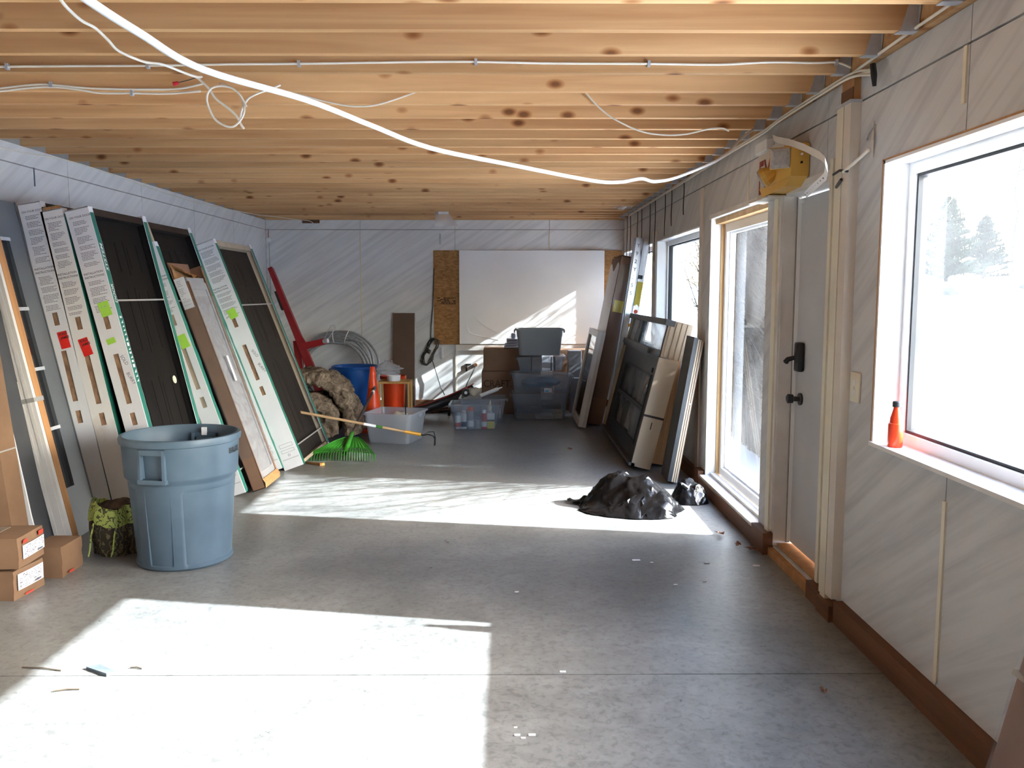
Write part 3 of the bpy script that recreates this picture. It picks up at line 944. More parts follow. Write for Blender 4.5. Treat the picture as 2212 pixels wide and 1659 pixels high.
    # print
    pr = MB(); v = -0.0046
    k = L / 2.05
    if top_cut == 0:
        text_mb('ON YOUR DOOR', 0.017, frame((T * 0.06, v, L - 0.055), (1, 0, 0), (0, 0, 1)), mb=pr, offset=0.0003)
        paragraph(pr, 0.02, T - 0.012, L - 0.075, L - 0.36 * k, v, rnd)
    text_mb('INSTALLATION', 0.0175, frame((T * 0.03, v, L - 0.405 * k), (1, 0, 0), (0, 0, 1)), mb=pr, offset=0.0004)
    text_mb('INSTRUCTIONS', 0.0175, frame((T * 0.03, v, L - 0.428 * k), (1, 0, 0), (0, 0, 1)), mb=pr, offset=0.0004)
    paragraph(pr, 0.014, T - 0.012, L - 0.45 * k, L - 0.655 * k, v, rnd)
    # foot of the carton: boxed notices and the recycling mark
    if foot:
        for (a, b) in ((0.185, 0.215), (0.14, 0.165)):
            for (p, q, r, s) in rects(0.025, T - 0.02, a, b, [(0.027, T - 0.022, a + 0.002, b - 0.002)]):
                pr.add([(p, v, r), (q, v, r), (q, v, s), (p, v, s)], [(0, 1, 2, 3)])
        for j in range(3):
            a0 = math.pi / 2 + j * 2 * math.pi / 3
            c = (T * 0.5, 0.115)
            p1 = (c[0] + 0.013 * math.cos(a0 - .5), c[1] + 0.013 * math.sin(a0 - .5)); p2 = (c[0] + 0.013 * math.cos(a0 + 1.0), c[1] + 0.013 * math.sin(a0 + 1.0))
            q1 = (c[0] + 0.0075 * math.cos(a0 - .5), c[1] + 0.0075 * math.sin(a0 - .5)); q2 = (c[0] + 0.0075 * math.cos(a0 + 1.0), c[1] + 0.0075 * math.sin(a0 + 1.0))
            pr.add([(p1[0], v, p1[1]), (p2[0], v, p2[1]), (q2[0], v, q2[1]), (q1[0], v, q1[1])], [(0, 1, 2, 3)])
        for z in (0.088, 0.083):
            pr.add([(0.01, v, z - 0.0016), (T - 0.006, v, z - 0.0016), (T - 0.006, v, z), (0.01, v, z)], [(0, 1, 2, 3)])
    part('printed_text', pr, M['ink'], c_)['kind'] = 'stuff'
    if strap:
        for z in (L * 0.71, 0.16):
            part('strap', uvbox(MB(), T - 0.004, T - 0.002, 0.05, W - 0.04, z, z + 0.011), M['strap'], t)
    return t, c_, L, T

def note(par, mat, u0, u1, wt, wb, lines, size, tilt=0.0, ink='penink'):
    """paper note stuck on the carton end"""
    c = ((u0 + u1) / 2, (wt + wb) / 2)
    ca, sa = math.cos(tilt), math.sin(tilt)
    def P(u, z): return (c[0] + (u - c[0]) * ca - (z - c[1]) * sa, -0.0056, c[1] + (u - c[0]) * sa + (z - c[1]) * ca)
    mb = MB().add([P(u0, wb), P(u1, wb), P(u1, wt), P(u0, wt)] + [tuple(Vector(P(a, b)) + Vector((0, 0.001, 0))) for a, b in ((u0, wb), (u1, wb), (u1, wt), (u0, wt))],
                  [(0, 1, 2, 3), (4, 7, 6, 5), (0, 4, 5, 1), (1, 5, 6, 2), (2, 6, 7, 3), (3, 7, 4, 0)])
    n_ = part('paper_note', mb, M[mat], par)
    tm_ = MB()
    z = wt - size * 1.05
    for i, ln in enumerate(lines):
        o = P(u0 + 0.008 + 0.004 * (i % 2), z)
        text_mb(ln, size, frame((o[0], -0.0062, o[2]), (ca, 0, sa), (-sa, 0, ca)), shear=0.2, mb=tm_, sx=0.95, offset=0.0006)
        z -= size * 1.15
    tm_.build('note_writing', M[ink], par, world=False)['kind'] = 'stuff'

GRP = 'doors in white cartons leaning on the left wall'
A, Ac, AL, AT = packed_door('innermost of the three near white door cartons, red note, next to the grey steel sidelight',
    -2.457, 0.03, -2.82, 2.03, 0.128, 5.25, 6.12, GRP, seed=1, strap=False)
note(Ac, 'red_note', 0.050, 0.110, AL - 0.79, AL - 0.895, ['SOLD', 'JAMES'], 0.021, 0.06)
B, Bc, BL, BT = packed_door('middle one of the three near white door cartons, stained, with a tilted red note',
    -2.308, 0.03, -2.69, 1.99, 0.125, 5.25, 6.12, GRP, seed=2, strap=False, carton='cartonstain')
note(Bc, 'red_note', 0.036, 0.096, BL - 0.79, BL - 0.90, ['SOLD', 'JAMES'], 0.021, 0.14)
part('torn_top', MB().box((0.004, 0.004, BL), (BT - 0.02, 0.05, BL + 0.022)), M['board3'], B)
C_, Cc, CL, CT = packed_door('outermost near packed door, dark panelled face, green flange lettered DOOR SYSTEM and lime notes',
    -2.089, 0.03, -2.533, 2.0, 0.135, 5.25, 6.075, GRP, seed=3, flange_text=True, bore=True)
note(Cc, 'green_note', 0.040, 0.108, CL - 0.575, CL - 0.665, ['', '1   8 1'], 0.016, 0.10, 'inkfaint')
note(Cc, 'green_note', 0.030, 0.085, CL - 0.80, CL - 0.835, [''], 0.012, 0.14)
sg = MB()
text_mb('SOLD', 0.030, frame((CT * 0.62, -0.0047, CL - 0.92), (0.35, 0, -0.94), (0.94, 0, 0.35)), mb=sg, sx=0.9)
text_mb('BURRY', 0.030, frame((CT * 0.70, -0.0047, CL - 1.03), (0.30, 0, -0.95), (0.95, 0, 0.30)), mb=sg, sx=0.9)
part('pen_writing', sg, M['ink'], Cc)['kind'] = 'stuff'
D_, Dc, DL, DT = packed_door('packed door half hidden behind the cardboard shutter pack, white carton starting below a bare jamb',
    -1.91, 0.03, -2.545, 1.985, 0.12, 6.12, 6.96, GRP, seed=4, top_cut=0.15, foot=True)
note(Dc, 'green_note', 0.045, 0.108, DL - 0.83, DL - 0.93, ['', '1'], 0.02, 0.10, 'inkfaint')
E_, Ec, EL, ET = packed_door('narrow visible white door carton between the shutter pack and the tan-framed packed door',
    -1.868, 0.03, -2.545, 1.88, 0.11, 6.98, 7.93, GRP, seed=5, foot=True, strap=False, holes=False)
F_, Fc, FL, FT = packed_door('farthest packed door with tan jamb, dark brown panels and a lime note on its carton',
    -1.700, 0.055, -2.385, 1.915, 0.158, 7.02, 8.05, GRP, seed=6, skin='browndoor', fr='primed', foot=True)
note(Fc, 'green_note', 0.045, 0.115, FL - 0.575, FL - 0.655, ['', '1'], 0.018, 0.14, 'inkfaint')
sg = MB()
text_mb('SOLD', 0.032, frame((FT * 0.68, -0.0047, FL - 0.95), (0.35, 0, -0.94), (0.94, 0, 0.35)), mb=sg, sx=0.9)
text_mb('BURRY', 0.032, frame((FT * 0.74, -0.0047, FL - 1.07), (0.30, 0, -0.95), (0.95, 0, 0.30)), mb=sg, sx=0.9)
part('pen_writing', sg, M['ink'], Fc)['kind'] = 'stuff'

# cardboard shutter pack, torn open at the top, wrapped in film ---------------
M['shutter'] = pm('grey_shutter', (0.30, 0.31, 0.335), (0.25, 0.26, 0.28), rough=0.5)
M['wrap'] = film_mat('stretch_film', (0.97, 0.97, 0.98), clear=0.92, rough=0.15, diff=(0.85, 0.86, 0.88))
Mx, L = lean_M(-1.79, 0.04, -2.315, 1.60, 0.10, 6.22)
pk = thing('shutter_pack', 'long brown cardboard pack wrapped in film, torn at the top, showing a grey shutter', 'package', M=Mx)
L = 1.78; T = 0.10; W = 0.40
cm = MB()
uvbox(cm, 0, T, 0, 0.005, 0, L - 0.17)            # near side
uvbox(cm, 0, T, W - 0.005, W, 0.0, L - 0.04)      # far side
uvbox(cm, 0, 0.005, 0, W, 0, L)                   # back
uvbox(cm, 0, T, 0, W, 0, 0.005)
uvbox(cm, T - 0.004, T, 0, 0.018, 0, L - 0.17)
uvbox(cm, T - 0.004, T, W - 0.03, W, 0, L - 0.06)
part('carton', cm, M['board2'], pk)
rnd = random.Random(9)
tm = MB(); n = 22
vs = []; fs = []
for j in range(n + 1):
    v = W * j / n
    h = L - 0.09 + 0.06 * noise.noise((v * 14, 0.3, 1)) - 0.10 * (v / W)
    vs += [(T * 0.1, v, L - 0.16), (T * 0.2 + 0.03 * noise.noise((v * 9, 2, 2)), v, h + 0.07), (T * 0.9 + 0.02 * noise.noise((v * 20, 4, 2)), v, h + 0.01)]
for j in range(n):
    for k in range(2): fs.append((3*j+k, 3*j+3+k, 3*j+4+k, 3*j+1+k))
tm.add(vs, fs)
part('torn_flap', tm, M['board3'], pk)
bt = MB(); vs = []; fs = []
for j in range(n + 1):
    v = W * j / n
    vs += [(T + 0.002, v, 0.0), (T + 0.012 + 0.006 * noise.noise((v * 30, 1, 1)), v, 0.035), (T + 0.002, v, 0.07 + 0.012 * noise.noise((v * 40, 3, 1)))]
for j in range(n):
    for k in range(2): fs.append((3*j+k, 3*j+3+k, 3*j+4+k, 3*j+1+k))
bt.add(vs, fs)
part('corrugated_foot', bt, M['board3'], pk)
sh = MB(); uvbox(sh, 0.01, T - 0.012, 0.02, W - 0.03, 0.05, L - 0.14)
so_ = part('shutter', sh, M['shutter'], pk)
lv = MB()
for k in range(2):
    for (a, b, c, e) in rects(0.02, W - 0.03, 0.06 + 0.78 * k, 0.84 + 0.76 * k, [(0.06, W - 0.07, 0.12 + 0.78 * k, 0.79 + 0.76 * k)]):
        uvbox(lv, T - 0.014, T - 0.006, a, b, c, e)
part('shutter_stile', lv, M['shutter'], so_)
wp = MB()
wp.grid(lambda a, b: (T + 0.006 + 0.006 * noise.noise((a * 5, b * 22, 3)) + 0.004 * noise.noise((a * 14, b * 60, 5)), -0.006 + (W + 0.012) * a, 0.13 + (L - 0.42) * b), 16, 90)
wp.grid(lambda a, b: (-0.004 + (T + 0.01) * a, -0.004 - 0.003 * abs(noise.noise((a * 5, b * 20, 6))), 0.25 + (L - 0.55) * b), 6, 60)
part('film_wrap', wp, M['wrap'], pk, 'all')
pl = MB(); uvbox(pl, 0.004, T - 0.02, -0.004, -0.001, L - 0.36, L - 0.13)
pl_ = part('document_pouch', pl, M['carton'], pk)
q = MB(); rr = random.Random(4)
paragraph(q, 0.015, T - 0.028, L - 0.15, L - 0.34, -0.005, rr, 0.012, 0.004)
part('printed_text', q, M['inkfaint'], pl_)['kind'] = 'stuff'
lb = MB(); uvbox(lb, T + 0.016, T + 0.017, 0.16, 0.20, 0.82, 1.02)
part('paper_label', lb, M['carton'], pk)

# grey steel door with smoky lites ------------------------------------------
Mx, L = lean_M(-2.555, 0.03, -2.968, 2.02, 0.05, 4.89)
gd = thing('steel_sidelight', 'narrow grey steel sidelight with four dark glass lites beside the white cartons', 'sidelight', M=Mx)
W = 0.35; T = 0.05
hz = [(0.03, W - 0.16, a, b) for a, b in ((0.30, 0.66), (0.675, 1.02), (1.035, 1.38), (1.395, 1.80))]
mb = MB()
for (a, b, c, e) in rects(0, W, 0, L, hz):
    uvbox(mb, 0, T, a, b, c, e)
part('door_skin', mb, M['steelgrey'], gd)
for (a, b, c, e) in hz:
    g_ = part('glass_lite', uvbox(MB(), T * 0.35, T * 0.6, a, b, c, e), M['lead'], gd)
for c in (0.655, 1.015, 1.375, 1.79):
    part('muntin', uvbox(MB(), T, T + 0.004, 0.02, W - 0.15, c, c + 0.02), M['galv'], gd)
part('door_edge', uvbox(MB(), 0.002, T + 0.006, W - 0.006, W + 0.002, 0, L), M['steelgrey'], gd)
# a second white carton behind it against the wall
Mx, L = lean_M(-2.66, 0.03, -3.03, 2.04, 0.06, 4.62)
wc = thing('packed_doorset', 'white carton behind the grey steel sidelight at the left edge', 'door', M=Mx, group=GRP)
mb = MB(); uvbox(mb, 0, 0.06, 0, 0.58, 0, 2.04)
part('carton', mb, M['carton'], wc)
part('carton_flap', MB().box((0.0, -0.004, 1.93), (0.061, 0.10, 2.05)), M['carton'], wc)

# white and brown jamb bundle -----------------------------------------------
Mx, L = lean_M(-2.470, 0.03, -2.868, 2.0, 0.088, 4.74)
jb = thing('jamb_bundle', 'strapped bundle of white primed door jambs with brown pine sides', 'lumber', M=Mx)
T = 0.088
for k in range(4):
    part('white_jamb', uvbox(MB(), 0.001 + k * 0.022, 0.0215 + k * 0.022, 0.002 + 0.003 * (k % 2), 0.030, 0.0, L - 0.03 * k), M['whitewood'], jb)
part('pine_jamb', uvbox(MB(), 0.004, T, 0.033, 0.066, 0.0, L - 0.02), M['jambwood'], jb)
part('pine_jamb', uvbox(MB(), 0.004, T - 0.003, 0.069, 0.098, 0.0, L - 0.05), M['jambwood'], jb)
part('strap', uvbox(MB(), 0.0, T + 0.002, 0.0, 0.100, 0.86, 0.885), M['strap'], jb)

M['darkgrey'] = pm('dark_grey_door_skin', (0.055, 0.058, 0.065), (0.045, 0.047, 0.053), rough=0.5)
# dark door in a thin white carton and a brown carton at the left edge ---------
Mx, L = lean_M(-2.570, 0.035, -2.89, 1.95, 0.03, 4.585)
dd = thing('packed_doorset', 'dark grey door edge with a thin white carton strip beside the jamb bundle', 'door', M=Mx, group=GRP)
part('door_slab', uvbox(MB(), -0.012, 0.028, 0.004, 0.285, 0.02, L), M['darkgrey'], dd)
mb = MB(); vs = []; fs = []; n = 16
for j in range(n + 1):
    z = L * j / n
    o = 0.006 * noise.noise((z * 6, 3.3, 0))
    vs += [(-0.02, -0.002, z), (0.034 + o, -0.004, z), (0.034 + o, 0.006, z)]
for j in range(n):
    for k in range(2): fs.append((3*j+k, 3*j+3+k, 3*j+4+k, 3*j+1+k))
mb.add(vs, fs)
part('carton_strip', mb, M['carton'], dd)
Mx, L = lean_M(-2.585, 0.03, -2.775, 1.90, 0.14, 4.40)
bc = thing('cardboard_pack', 'flat brown cardboard pack at the very left edge above the stacked boxes', 'package', M=Mx)
part('carton', uvbox(MB(), 0.03, 0.14, 0, 0.15, 0, L), M['board'], bc)
part('strap', uvbox(MB(), 0.028, 0.142, -0.002, 0.152, 0.62, 0.628), M['strap'], bc)

# ------------------------------------------------------------------ trash can
M['can'] = pm('blue_grey_plastic', (0.080, 0.122, 0.165), (0.062, 0.098, 0.135), rough=0.42, scale=5, spec=0.45, rvar=0.1)
M['canink'] = pm('embossed_black_print', (0.015, 0.017, 0.02), rough=0.5)
cx, cy = -1.80, 4.66
tc_ = thing('trash_can', 'large blue-grey round plastic trash can on the concrete floor', 'trash can', (cx, cy, 0))
H, RT, RB = 0.715, 0.292, 0.252
def can_r(z, a):
    """a: angle from the handle; band above, wells and handle pockets pressed in"""
    r = RB + (RT - RB) * (z / H)
    band = 0.016 * max(0.0, min(1.0, (z - 0.475) / 0.02))
    a = (a + math.pi) % (2 * math.pi) - math.pi
    h = min(abs(a), math.pi - abs(a))                 # two handles, opposite each other
    well = 0.0
    if 0.03 < z < 0.462:
        if h < 0.235: well = -0.016
        elif h > 0.52 and z < 0.43: well = -0.009
    if h < 0.20 and 0.508 < z < 0.645: well = -0.040
    return r + band + well
n = 144
zs = [0.0, 0.012, 0.029, 0.037, 0.20, 0.35, 0.420, 0.434, 0.455, 0.468, 0.478, 0.495, 0.506, 0.512, 0.56, 0.61, 0.640, 0.650, 0.668, 0.672]
mb = MB()
a0 = R(-100)
vs = []; fs = []
for z in zs:
    for k in range(n):
        a = 2 * math.pi * k / n + a0
        r = can_r(z, a - R(-98)) if z not in (0.0,) else RB - 0.012
        vs.append((cx + r * math.cos(a), cy + r * math.sin(a), z))
for i in range(len(zs) - 1):
    for k in range(n):
        k2 = (k + 1) % n
        fs.append((i*n+k, i*n+k2, (i+1)*n+k2, (i+1)*n+k))
mb.add(vs, fs)
mb.lathe([(RT + 0.012, 0.672), (RT + 0.024, 0.676), (RT + 0.027, 0.70), (RT + 0.022, 0.713), (RT + 0.008, 0.715), (RT + 0.002, 0.708), (RT - 0.004, 0.60), (RB - 0.006, 0.02), (0.0005, 0.014)], 96, (cx, cy, 0))
mb.lathe([(RB - 0.012, 0.0), (0.0005, 0.0)], 96, (cx, cy, 0))
body = mb.build('can_body', M['can'], tc_, True)
# frames round the two handle pockets, with the grip bar on top
for ha in (R(-98), R(82)):
    hx = MB()
    er = Vector((math.cos(ha), math.sin(ha), 0)); et = Vector((-math.sin(ha), math.cos(ha), 0))
    c0 = Vector((cx, cy, 0))
    def HP(t, r, z): return c0 + er * (math.sqrt(max(0.0, r * r - t * t))) + et * t + Vector((0, 0, z))
    def bar(t0, t1, z0, z1, r0, r1):
        hx.add([HP(t0, r0, z0), HP(t1, r0, z0), HP(t1, r1, z0), HP(t0, r1, z0), HP(t0, r0, z1), HP(t1, r0, z1), HP(t1, r1, z1), HP(t0, r1, z1)],
               [(0, 3, 2, 1), (4, 5, 6, 7), (0, 1, 5, 4), (1, 2, 6, 5), (2, 3, 7, 6), (3, 0, 4, 7)])
    ro = RT + 0.026
    bar(-0.074, -0.060, 0.495, 0.668, RT - 0.03, ro); bar(0.060, 0.074, 0.495, 0.668, RT - 0.03, ro)
    bar(-0.078, 0.078, 0.488, 0.510, RT - 0.03, ro + 0.004)
    bar(-0.074, 0.074, 0.640, 0.668, RT - 0.012, ro)
    hx.build('handle', M['can'], tc_)
# lettering near the rim, on the right side
lt = MB()
for i, ch in enumerate('BRUTE'):
    a = R(-17) + i * 0.085
    er = Vector((math.cos(a), math.sin(a), 0)); et = Vector((-math.sin(a), math.cos(a), 0))
    r = RT + 0.0125
    o = Vector((cx, cy, 0.612)) + er * r
    text_mb(ch, 0.042, frame(o, et, (0, 0, 1)), mb=lt, offset=0.0015)
lt.build('lettering', M['canink'], tc_)['kind'] = 'stuff'
# scuffs: plastic clip at the far inner rim
MB().box((cx + 0.02, cy + 0.262, 0.655), (cx + 0.05, cy + 0.272, 0.70)).build('rim_clip', M['white'], tc_)

# ------------------------------------------------------------------ patterned bag
def bag_mat(name, base, line, sc):
    m, nt, b = nodes(name)
    L_ = nt.links.new
    b.inputs['Roughness'].default_value = 0.6
    tc = nt.nodes.new('ShaderNodeTexCoord')
    wv = nt.nodes.new('ShaderNodeTexWave'); wv.wave_type = 'RINGS'; wv.inputs['Scale'].default_value = sc
    wv.inputs['Distortion'].default_value = 9; wv.inputs['Detail'].default_value = 2; wv.inputs['Detail Scale'].default_value = 1.4
    L_(tc.outputs['Object'], wv.inputs['Vector'])
    cr = nt.nodes.new('ShaderNodeValToRGB')
    cr.color_ramp.elements[0].position = 0.80; cr.color_ramp.elements[0].color = (*base, 1)
    cr.color_ramp.elements[1].position = 0.90; cr.color_ramp.elements[1].color = (*line, 1)
    L_(wv.outputs['Color'], cr.inputs[0]); L_(cr.outputs[0], b.inputs['Base Color'])
    return m
M['bagbrown'] = bag_mat('brown_bag_with_vine_print', (0.045, 0.038, 0.026), (0.20, 0.17, 0.09), 20)
M['baglime'] = bag_mat('lime_lining_with_vine_print', (0.42, 0.52, 0.13), (0.07, 0.07, 0.03), 24)
M['soil'] = pm('brown_paper_scraps', (0.11, 0.075, 0.05), (0.05, 0.035, 0.025), rough=0.9, scale=12)
bx, by = -2.235, 4.80
pb_ = thing('patterned_bag', 'slumped brown shopping bag with turned-down lime vine-print lining beside the trash can', 'bag', (bx, by, 0))
def bagp(a, z, s=1.0):
    k = z / 0.33
    r = 0.125 + 0.025 * math.sin(math.pi * min(1, k)) - 0.01 * k
    c, s_ = math.cos(a), math.sin(a)
    q = 0.80 + 0.20 * abs(math.cos(2 * a)) ** 0.5
    nn = 1 + 0.10 * noise.noise((c * 2.2, s_ * 2.2, z * 9)) + 0.05 * noise.noise((c * 6, s_ * 6, z * 16))
    return (bx + r * c * 1.10 * q * nn * s, by + r * s_ * 0.95 * q * nn * s, z)
mb = MB()
mb.grid(lambda u, v: bagp(2 * math.pi * u, 0.235 * v), 48, 14, True)
mb.add([bagp(2 * math.pi * k / 48, 0.0) for k in range(48)], [tuple(range(48))])
mb.build('bag_body', M['bagbrown'], pb_, 'all')
mb = MB()
def cuff(u, v):
    a = 2 * math.pi * u
    z = 0.19 + 0.02 * math.sin(2 * a + 1) + 0.105 * v + 0.02 * noise.noise((math.cos(a) * 3, math.sin(a) * 3, v * 3))
    return bagp(a, z, 1.05 - 0.03 * v)
mb.grid(cuff, 48, 6, True)
mb.build('turned_lining', M['baglime'], pb_, 'all')
mb = MB()
mb.grid(lambda u, v: (bx + 0.115 * v * math.cos(6.283 * u), by + 0.105 * v * math.sin(6.283 * u), 0.272 + 0.03 * noise.noise((u * 6, v * 4, 1)) + 0.02 * (1 - v)), 30, 6, True)
mb.build('contents', M['soil'], pb_)
for dx in (-0.07, 0.06):
    MB().tube([(bx + dx, by - 0.142, 0.20), (bx + dx - 0.012, by - 0.155, 0.13), (bx + dx - 0.025, by - 0.150, 0.05), (bx + dx - 0.035, by - 0.152, 0.012)], 0.005, 6).build('bag_handle', M['baglime'], pb_)

# ------------------------------------------------------------------ shipping boxes
M['redtape'] = pm('red_tape_mark', (0.50, 0.035, 0.02), (0.42, 0.05, 0.03), rough=0.6)
M['shiplabel'] = pm('white_label_paper', (0.70, 0.71, 0.75), (0.66, 0.67, 0.72), rough=0.5)
M['tape'] = film_mat('packing_tape', (0.95, 0.93, 0.88), clear=0.55, rough=0.15, diff=(0.8, 0.75, 0.65))
def cardbox(label, x0, x1, y0, y1, z0, h, rz, bulge=0.006, lab=None, red=(), seed=0, tape=False):
    t = thing('cardboard_box', label, 'box', (x1, y0, z0), 'shipping boxes by the left wall')
    cxm, cym = (x0 + x1) / 2, (y0 + y1) / 2
    Rm = Matrix.Translation((cxm, cym, 0)) @ Matrix.Rotation(R(rz), 4, 'Z') @ Matrix.Translation((-cxm, -cym, 0))
    mb = MB(Rm)
    bm = bmesh.new(); bmesh.ops.create_cube(bm, size=1)
    bmesh.ops.subdivide_edges(bm, edges=list(bm.edges), cuts=5, use_grid_fill=True)
    for v in bm.verts:
        p = v.co * 2
        q = Vector((p.x, p.y, p.z))
        b = Vector((p.x * (1 - p.y ** 2) * (1 - p.z ** 2), p.y * (1 - p.x ** 2) * (1 - p.z ** 2), p.z * (1 - p.x ** 2) * (1 - p.y ** 2)))
        e = noise.noise(p * 1.6 + Vector((seed * 3.1, 0, 0))) * 0.006
        v.co = Vector((cxm + p.x * (x1 - x0) / 2, cym + p.y * (y1 - y0) / 2, z0 + h / 2 + p.z * h / 2)) + b * bulge + Vector((e, e * 0.7, 0))
    bm.verts.index_update()
    mb.add([v.co.copy() for v in bm.verts], [[v.index for v in f.verts] for f in bm.faces]); bm.free()
    mb.build('carton', M['board'], t, True)
    px = x1 + bulge + 0.005
    if lab:
        a, b, c, e = lab
        lm = MB(Rm)
        lm.grid(lambda u, v: (px + 0.001 - (0.5 - u) ** 2 * 0.012, a + (b - a) * u, c + (e - c) * v + 0.02 * (u - 0.5) * 0), 8, 4)
        # the label laps round the corner on the near side
        o = lm.build('shipping_label', M['shiplabel'], t)
        rr = random.Random(seed + 5); im = MB(Rm)
        def ink(u0, u1, v0, v1):
            yy = lambda u: a + (b - a) * u
            zz = lambda v: c + (e - c) * v
            xx = lambda u: px + 0.0022 - (0.5 - u) ** 2 * 0.012
            im.add([(xx(u0), yy(u0), zz(v0)), (xx(u1), yy(u1), zz(v0)), (xx(u1), yy(u1), zz(v1)), (xx(u0), yy(u0), zz(v1))], [(0, 1, 2, 3)])
        for r_ in range(8):
            v = 0.9 - r_ * 0.11; u = 0.05
            while u < 0.92:
                ln = rr.uniform(0.03, 0.12)
                if rr.random() < 0.7: ink(u, min(0.95, u + ln), v - 0.035 - (0.03 if rr.random() < .2 else 0), v)
                u += ln + 0.03
        for k in range(14):
            ink(0.62 + k * 0.02, 0.632 + k * 0.02, 0.06, 0.20)
        im.build('label_print', M['ink'], o)['kind'] = 'stuff'
    for (a, b, c, e) in red:
        rm = MB(Rm)
        rm.quad((px + 0.0012, a, c), (px + 0.0012, b, c), (px + 0.0012, b, e), (px + 0.0012, a, e))
        rm.build('red_mark', M['redtape'], t)
    if tape:
        tm_ = MB(Rm); tm_.box((cxm - 0.03, y0 - 0.004, z0 + h + 0.004), (cxm + 0.03, y1 - 0.05, z0 + h + 0.0075)); tm_.box((cxm - 0.03, y0 - 0.0075, z0 + h - 0.06), (cxm + 0.03, y0 - 0.004, z0 + h + 0.0075))
        tm_.build('packing_tape', M['tape'], t)
    return t
cardbox('bottom brown shipping box of the stack of two, white label and red mark', -2.66, -2.365, 4.0, 4.235, 0.0, 0.143, -4, lab=(4.02, 4.22, 0.045, 0.125), red=[(4.07, 4.13, 0.008, 0.018)], seed=1)
cardbox('upper brown shipping box of the stack with clear tape on its crushed top', -2.67, -2.355, 3.99, 4.235, 0.156, 0.150, 3, lab=(4.02, 4.23, 0.195, 0.262), red=[(4.02, 4.06, 0.272, 0.29), (4.17, 4.22, 0.272, 0.295)], seed=2, tape=True)
cardbox('single lower brown box on the floor right of the stacked boxes', -2.48, -2.315, 4.32, 4.54, 0.0, 0.165, 0, red=[(4.37, 4.42, 0.012, 0.026)], seed=3)
# ------------------------------------------------------------------ back wall: flake board sheet under a white panel
def osb_mat():
    m, nt, b = nodes('flake_board')
    L_ = nt.links.new
    b.inputs['Roughness'].default_value = 0.7
    tc = nt.nodes.new('ShaderNodeTexCoord')
    vo = nt.nodes.new('ShaderNodeTexVoronoi'); vo.inputs['Scale'].default_value = 26
    nz = nt.nodes.new('ShaderNodeTexNoise'); nz.inputs['Scale'].default_value = 7; nz.inputs['Detail'].default_value = 5
    mp = nt.nodes.new('ShaderNodeMapping'); mp.inputs['Scale'].default_value = (1, 1, 2.2)
    L_(tc.outputs['Object'], mp.inputs[0]); L_(mp.outputs[0], vo.inputs['Vector']); L_(tc.outputs['Object'], nz.inputs['Vector'])
    mx = nt.nodes.new('ShaderNodeMix'); mx.inputs['Factor'].default_value = 0.45
    L_(vo.outputs['Color'], mx.inputs['A']); L_(nz.outputs['Fac'], mx.inputs['B'])
    cr = nt.nodes.new('ShaderNodeValToRGB')
    cr.color_ramp.elements[0].position = 0.15; cr.color_ramp.elements[0].color = (0.20, 0.085, 0.025, 1)
    cr.color_ramp.elements[1].position = 0.85; cr.color_ramp.elements[1].color = (0.50, 0.26, 0.09, 1)
    L_(mx.outputs[0], cr.inputs[0]); L_(cr.outputs[0], b.inputs['Base Color'])
    return m
M['flake'] = osb_mat()
M['panelwhite'] = pm('white_hardboard', (0.93, 0.945, 0.965), (0.87, 0.885, 0.905), rough=0.3, scale=1.6, spec=0.4)
M['stamp'] = pm('stamped_ink', (0.05, 0.025, 0.015), (0.09, 0.045, 0.02), rough=0.8)
ob = thing('flake_board', 'sheet of brown flake board fixed on the back wall behind the white panel', 'board', (0.28, YB, 0.812))
MB().box((-0.944, YB - 0.012, 0.812), (1.495, YB - 0.001, 2.026)).build('sheet', M['flake'], ob)
st = MB(); rr = random.Random(2)
for r_ in range(5):
    x = -0.90 + 0.01 * (r_ % 2)
    while x < -0.66:
        ln = rr.uniform(0.012, 0.04)
        if rr.random() < 0.8: st.box((x, YB - 0.0135, 1.335 + r_ * 0.018), (min(-0.655, x + ln), YB - 0.0125, 1.349 + r_ * 0.018))
        x += ln + 0.007
st.build('grade_stamp', M['stamp'], ob)['kind'] = 'stuff'
wp_ = thing('white_hardboard', 'big blank white hardboard panel on the back wall above the totes', 'panel', (0.326, YB - 0.02, 0.817))
MB().bbox((-0.612, YB - 0.026, 0.817), (1.263, YB - 0.013, 2.026), 0.002, 1).build('sheet', M['panelwhite'], wp_)
sc = MB()
def arc(pts, r=0.0022):
    sc.tube(pts, r, 5)
arc([(-0.42 + 0.10 * math.cos(a), YB - 0.027, 1.10 + 0.16 * math.sin(a)) for a in [math.pi * (0.95 + 0.05 * k) for k in range(11)]] + [(-0.10, YB - 0.027, 0.87)])
arc([(-0.40 + 0.30 * k / 10, YB - 0.027, 1.16 - 0.20 * (k / 10) ** 0.7) for k in range(11)])
sc.build('scratch', M['white'], wp_)['kind'] = 'stuff'

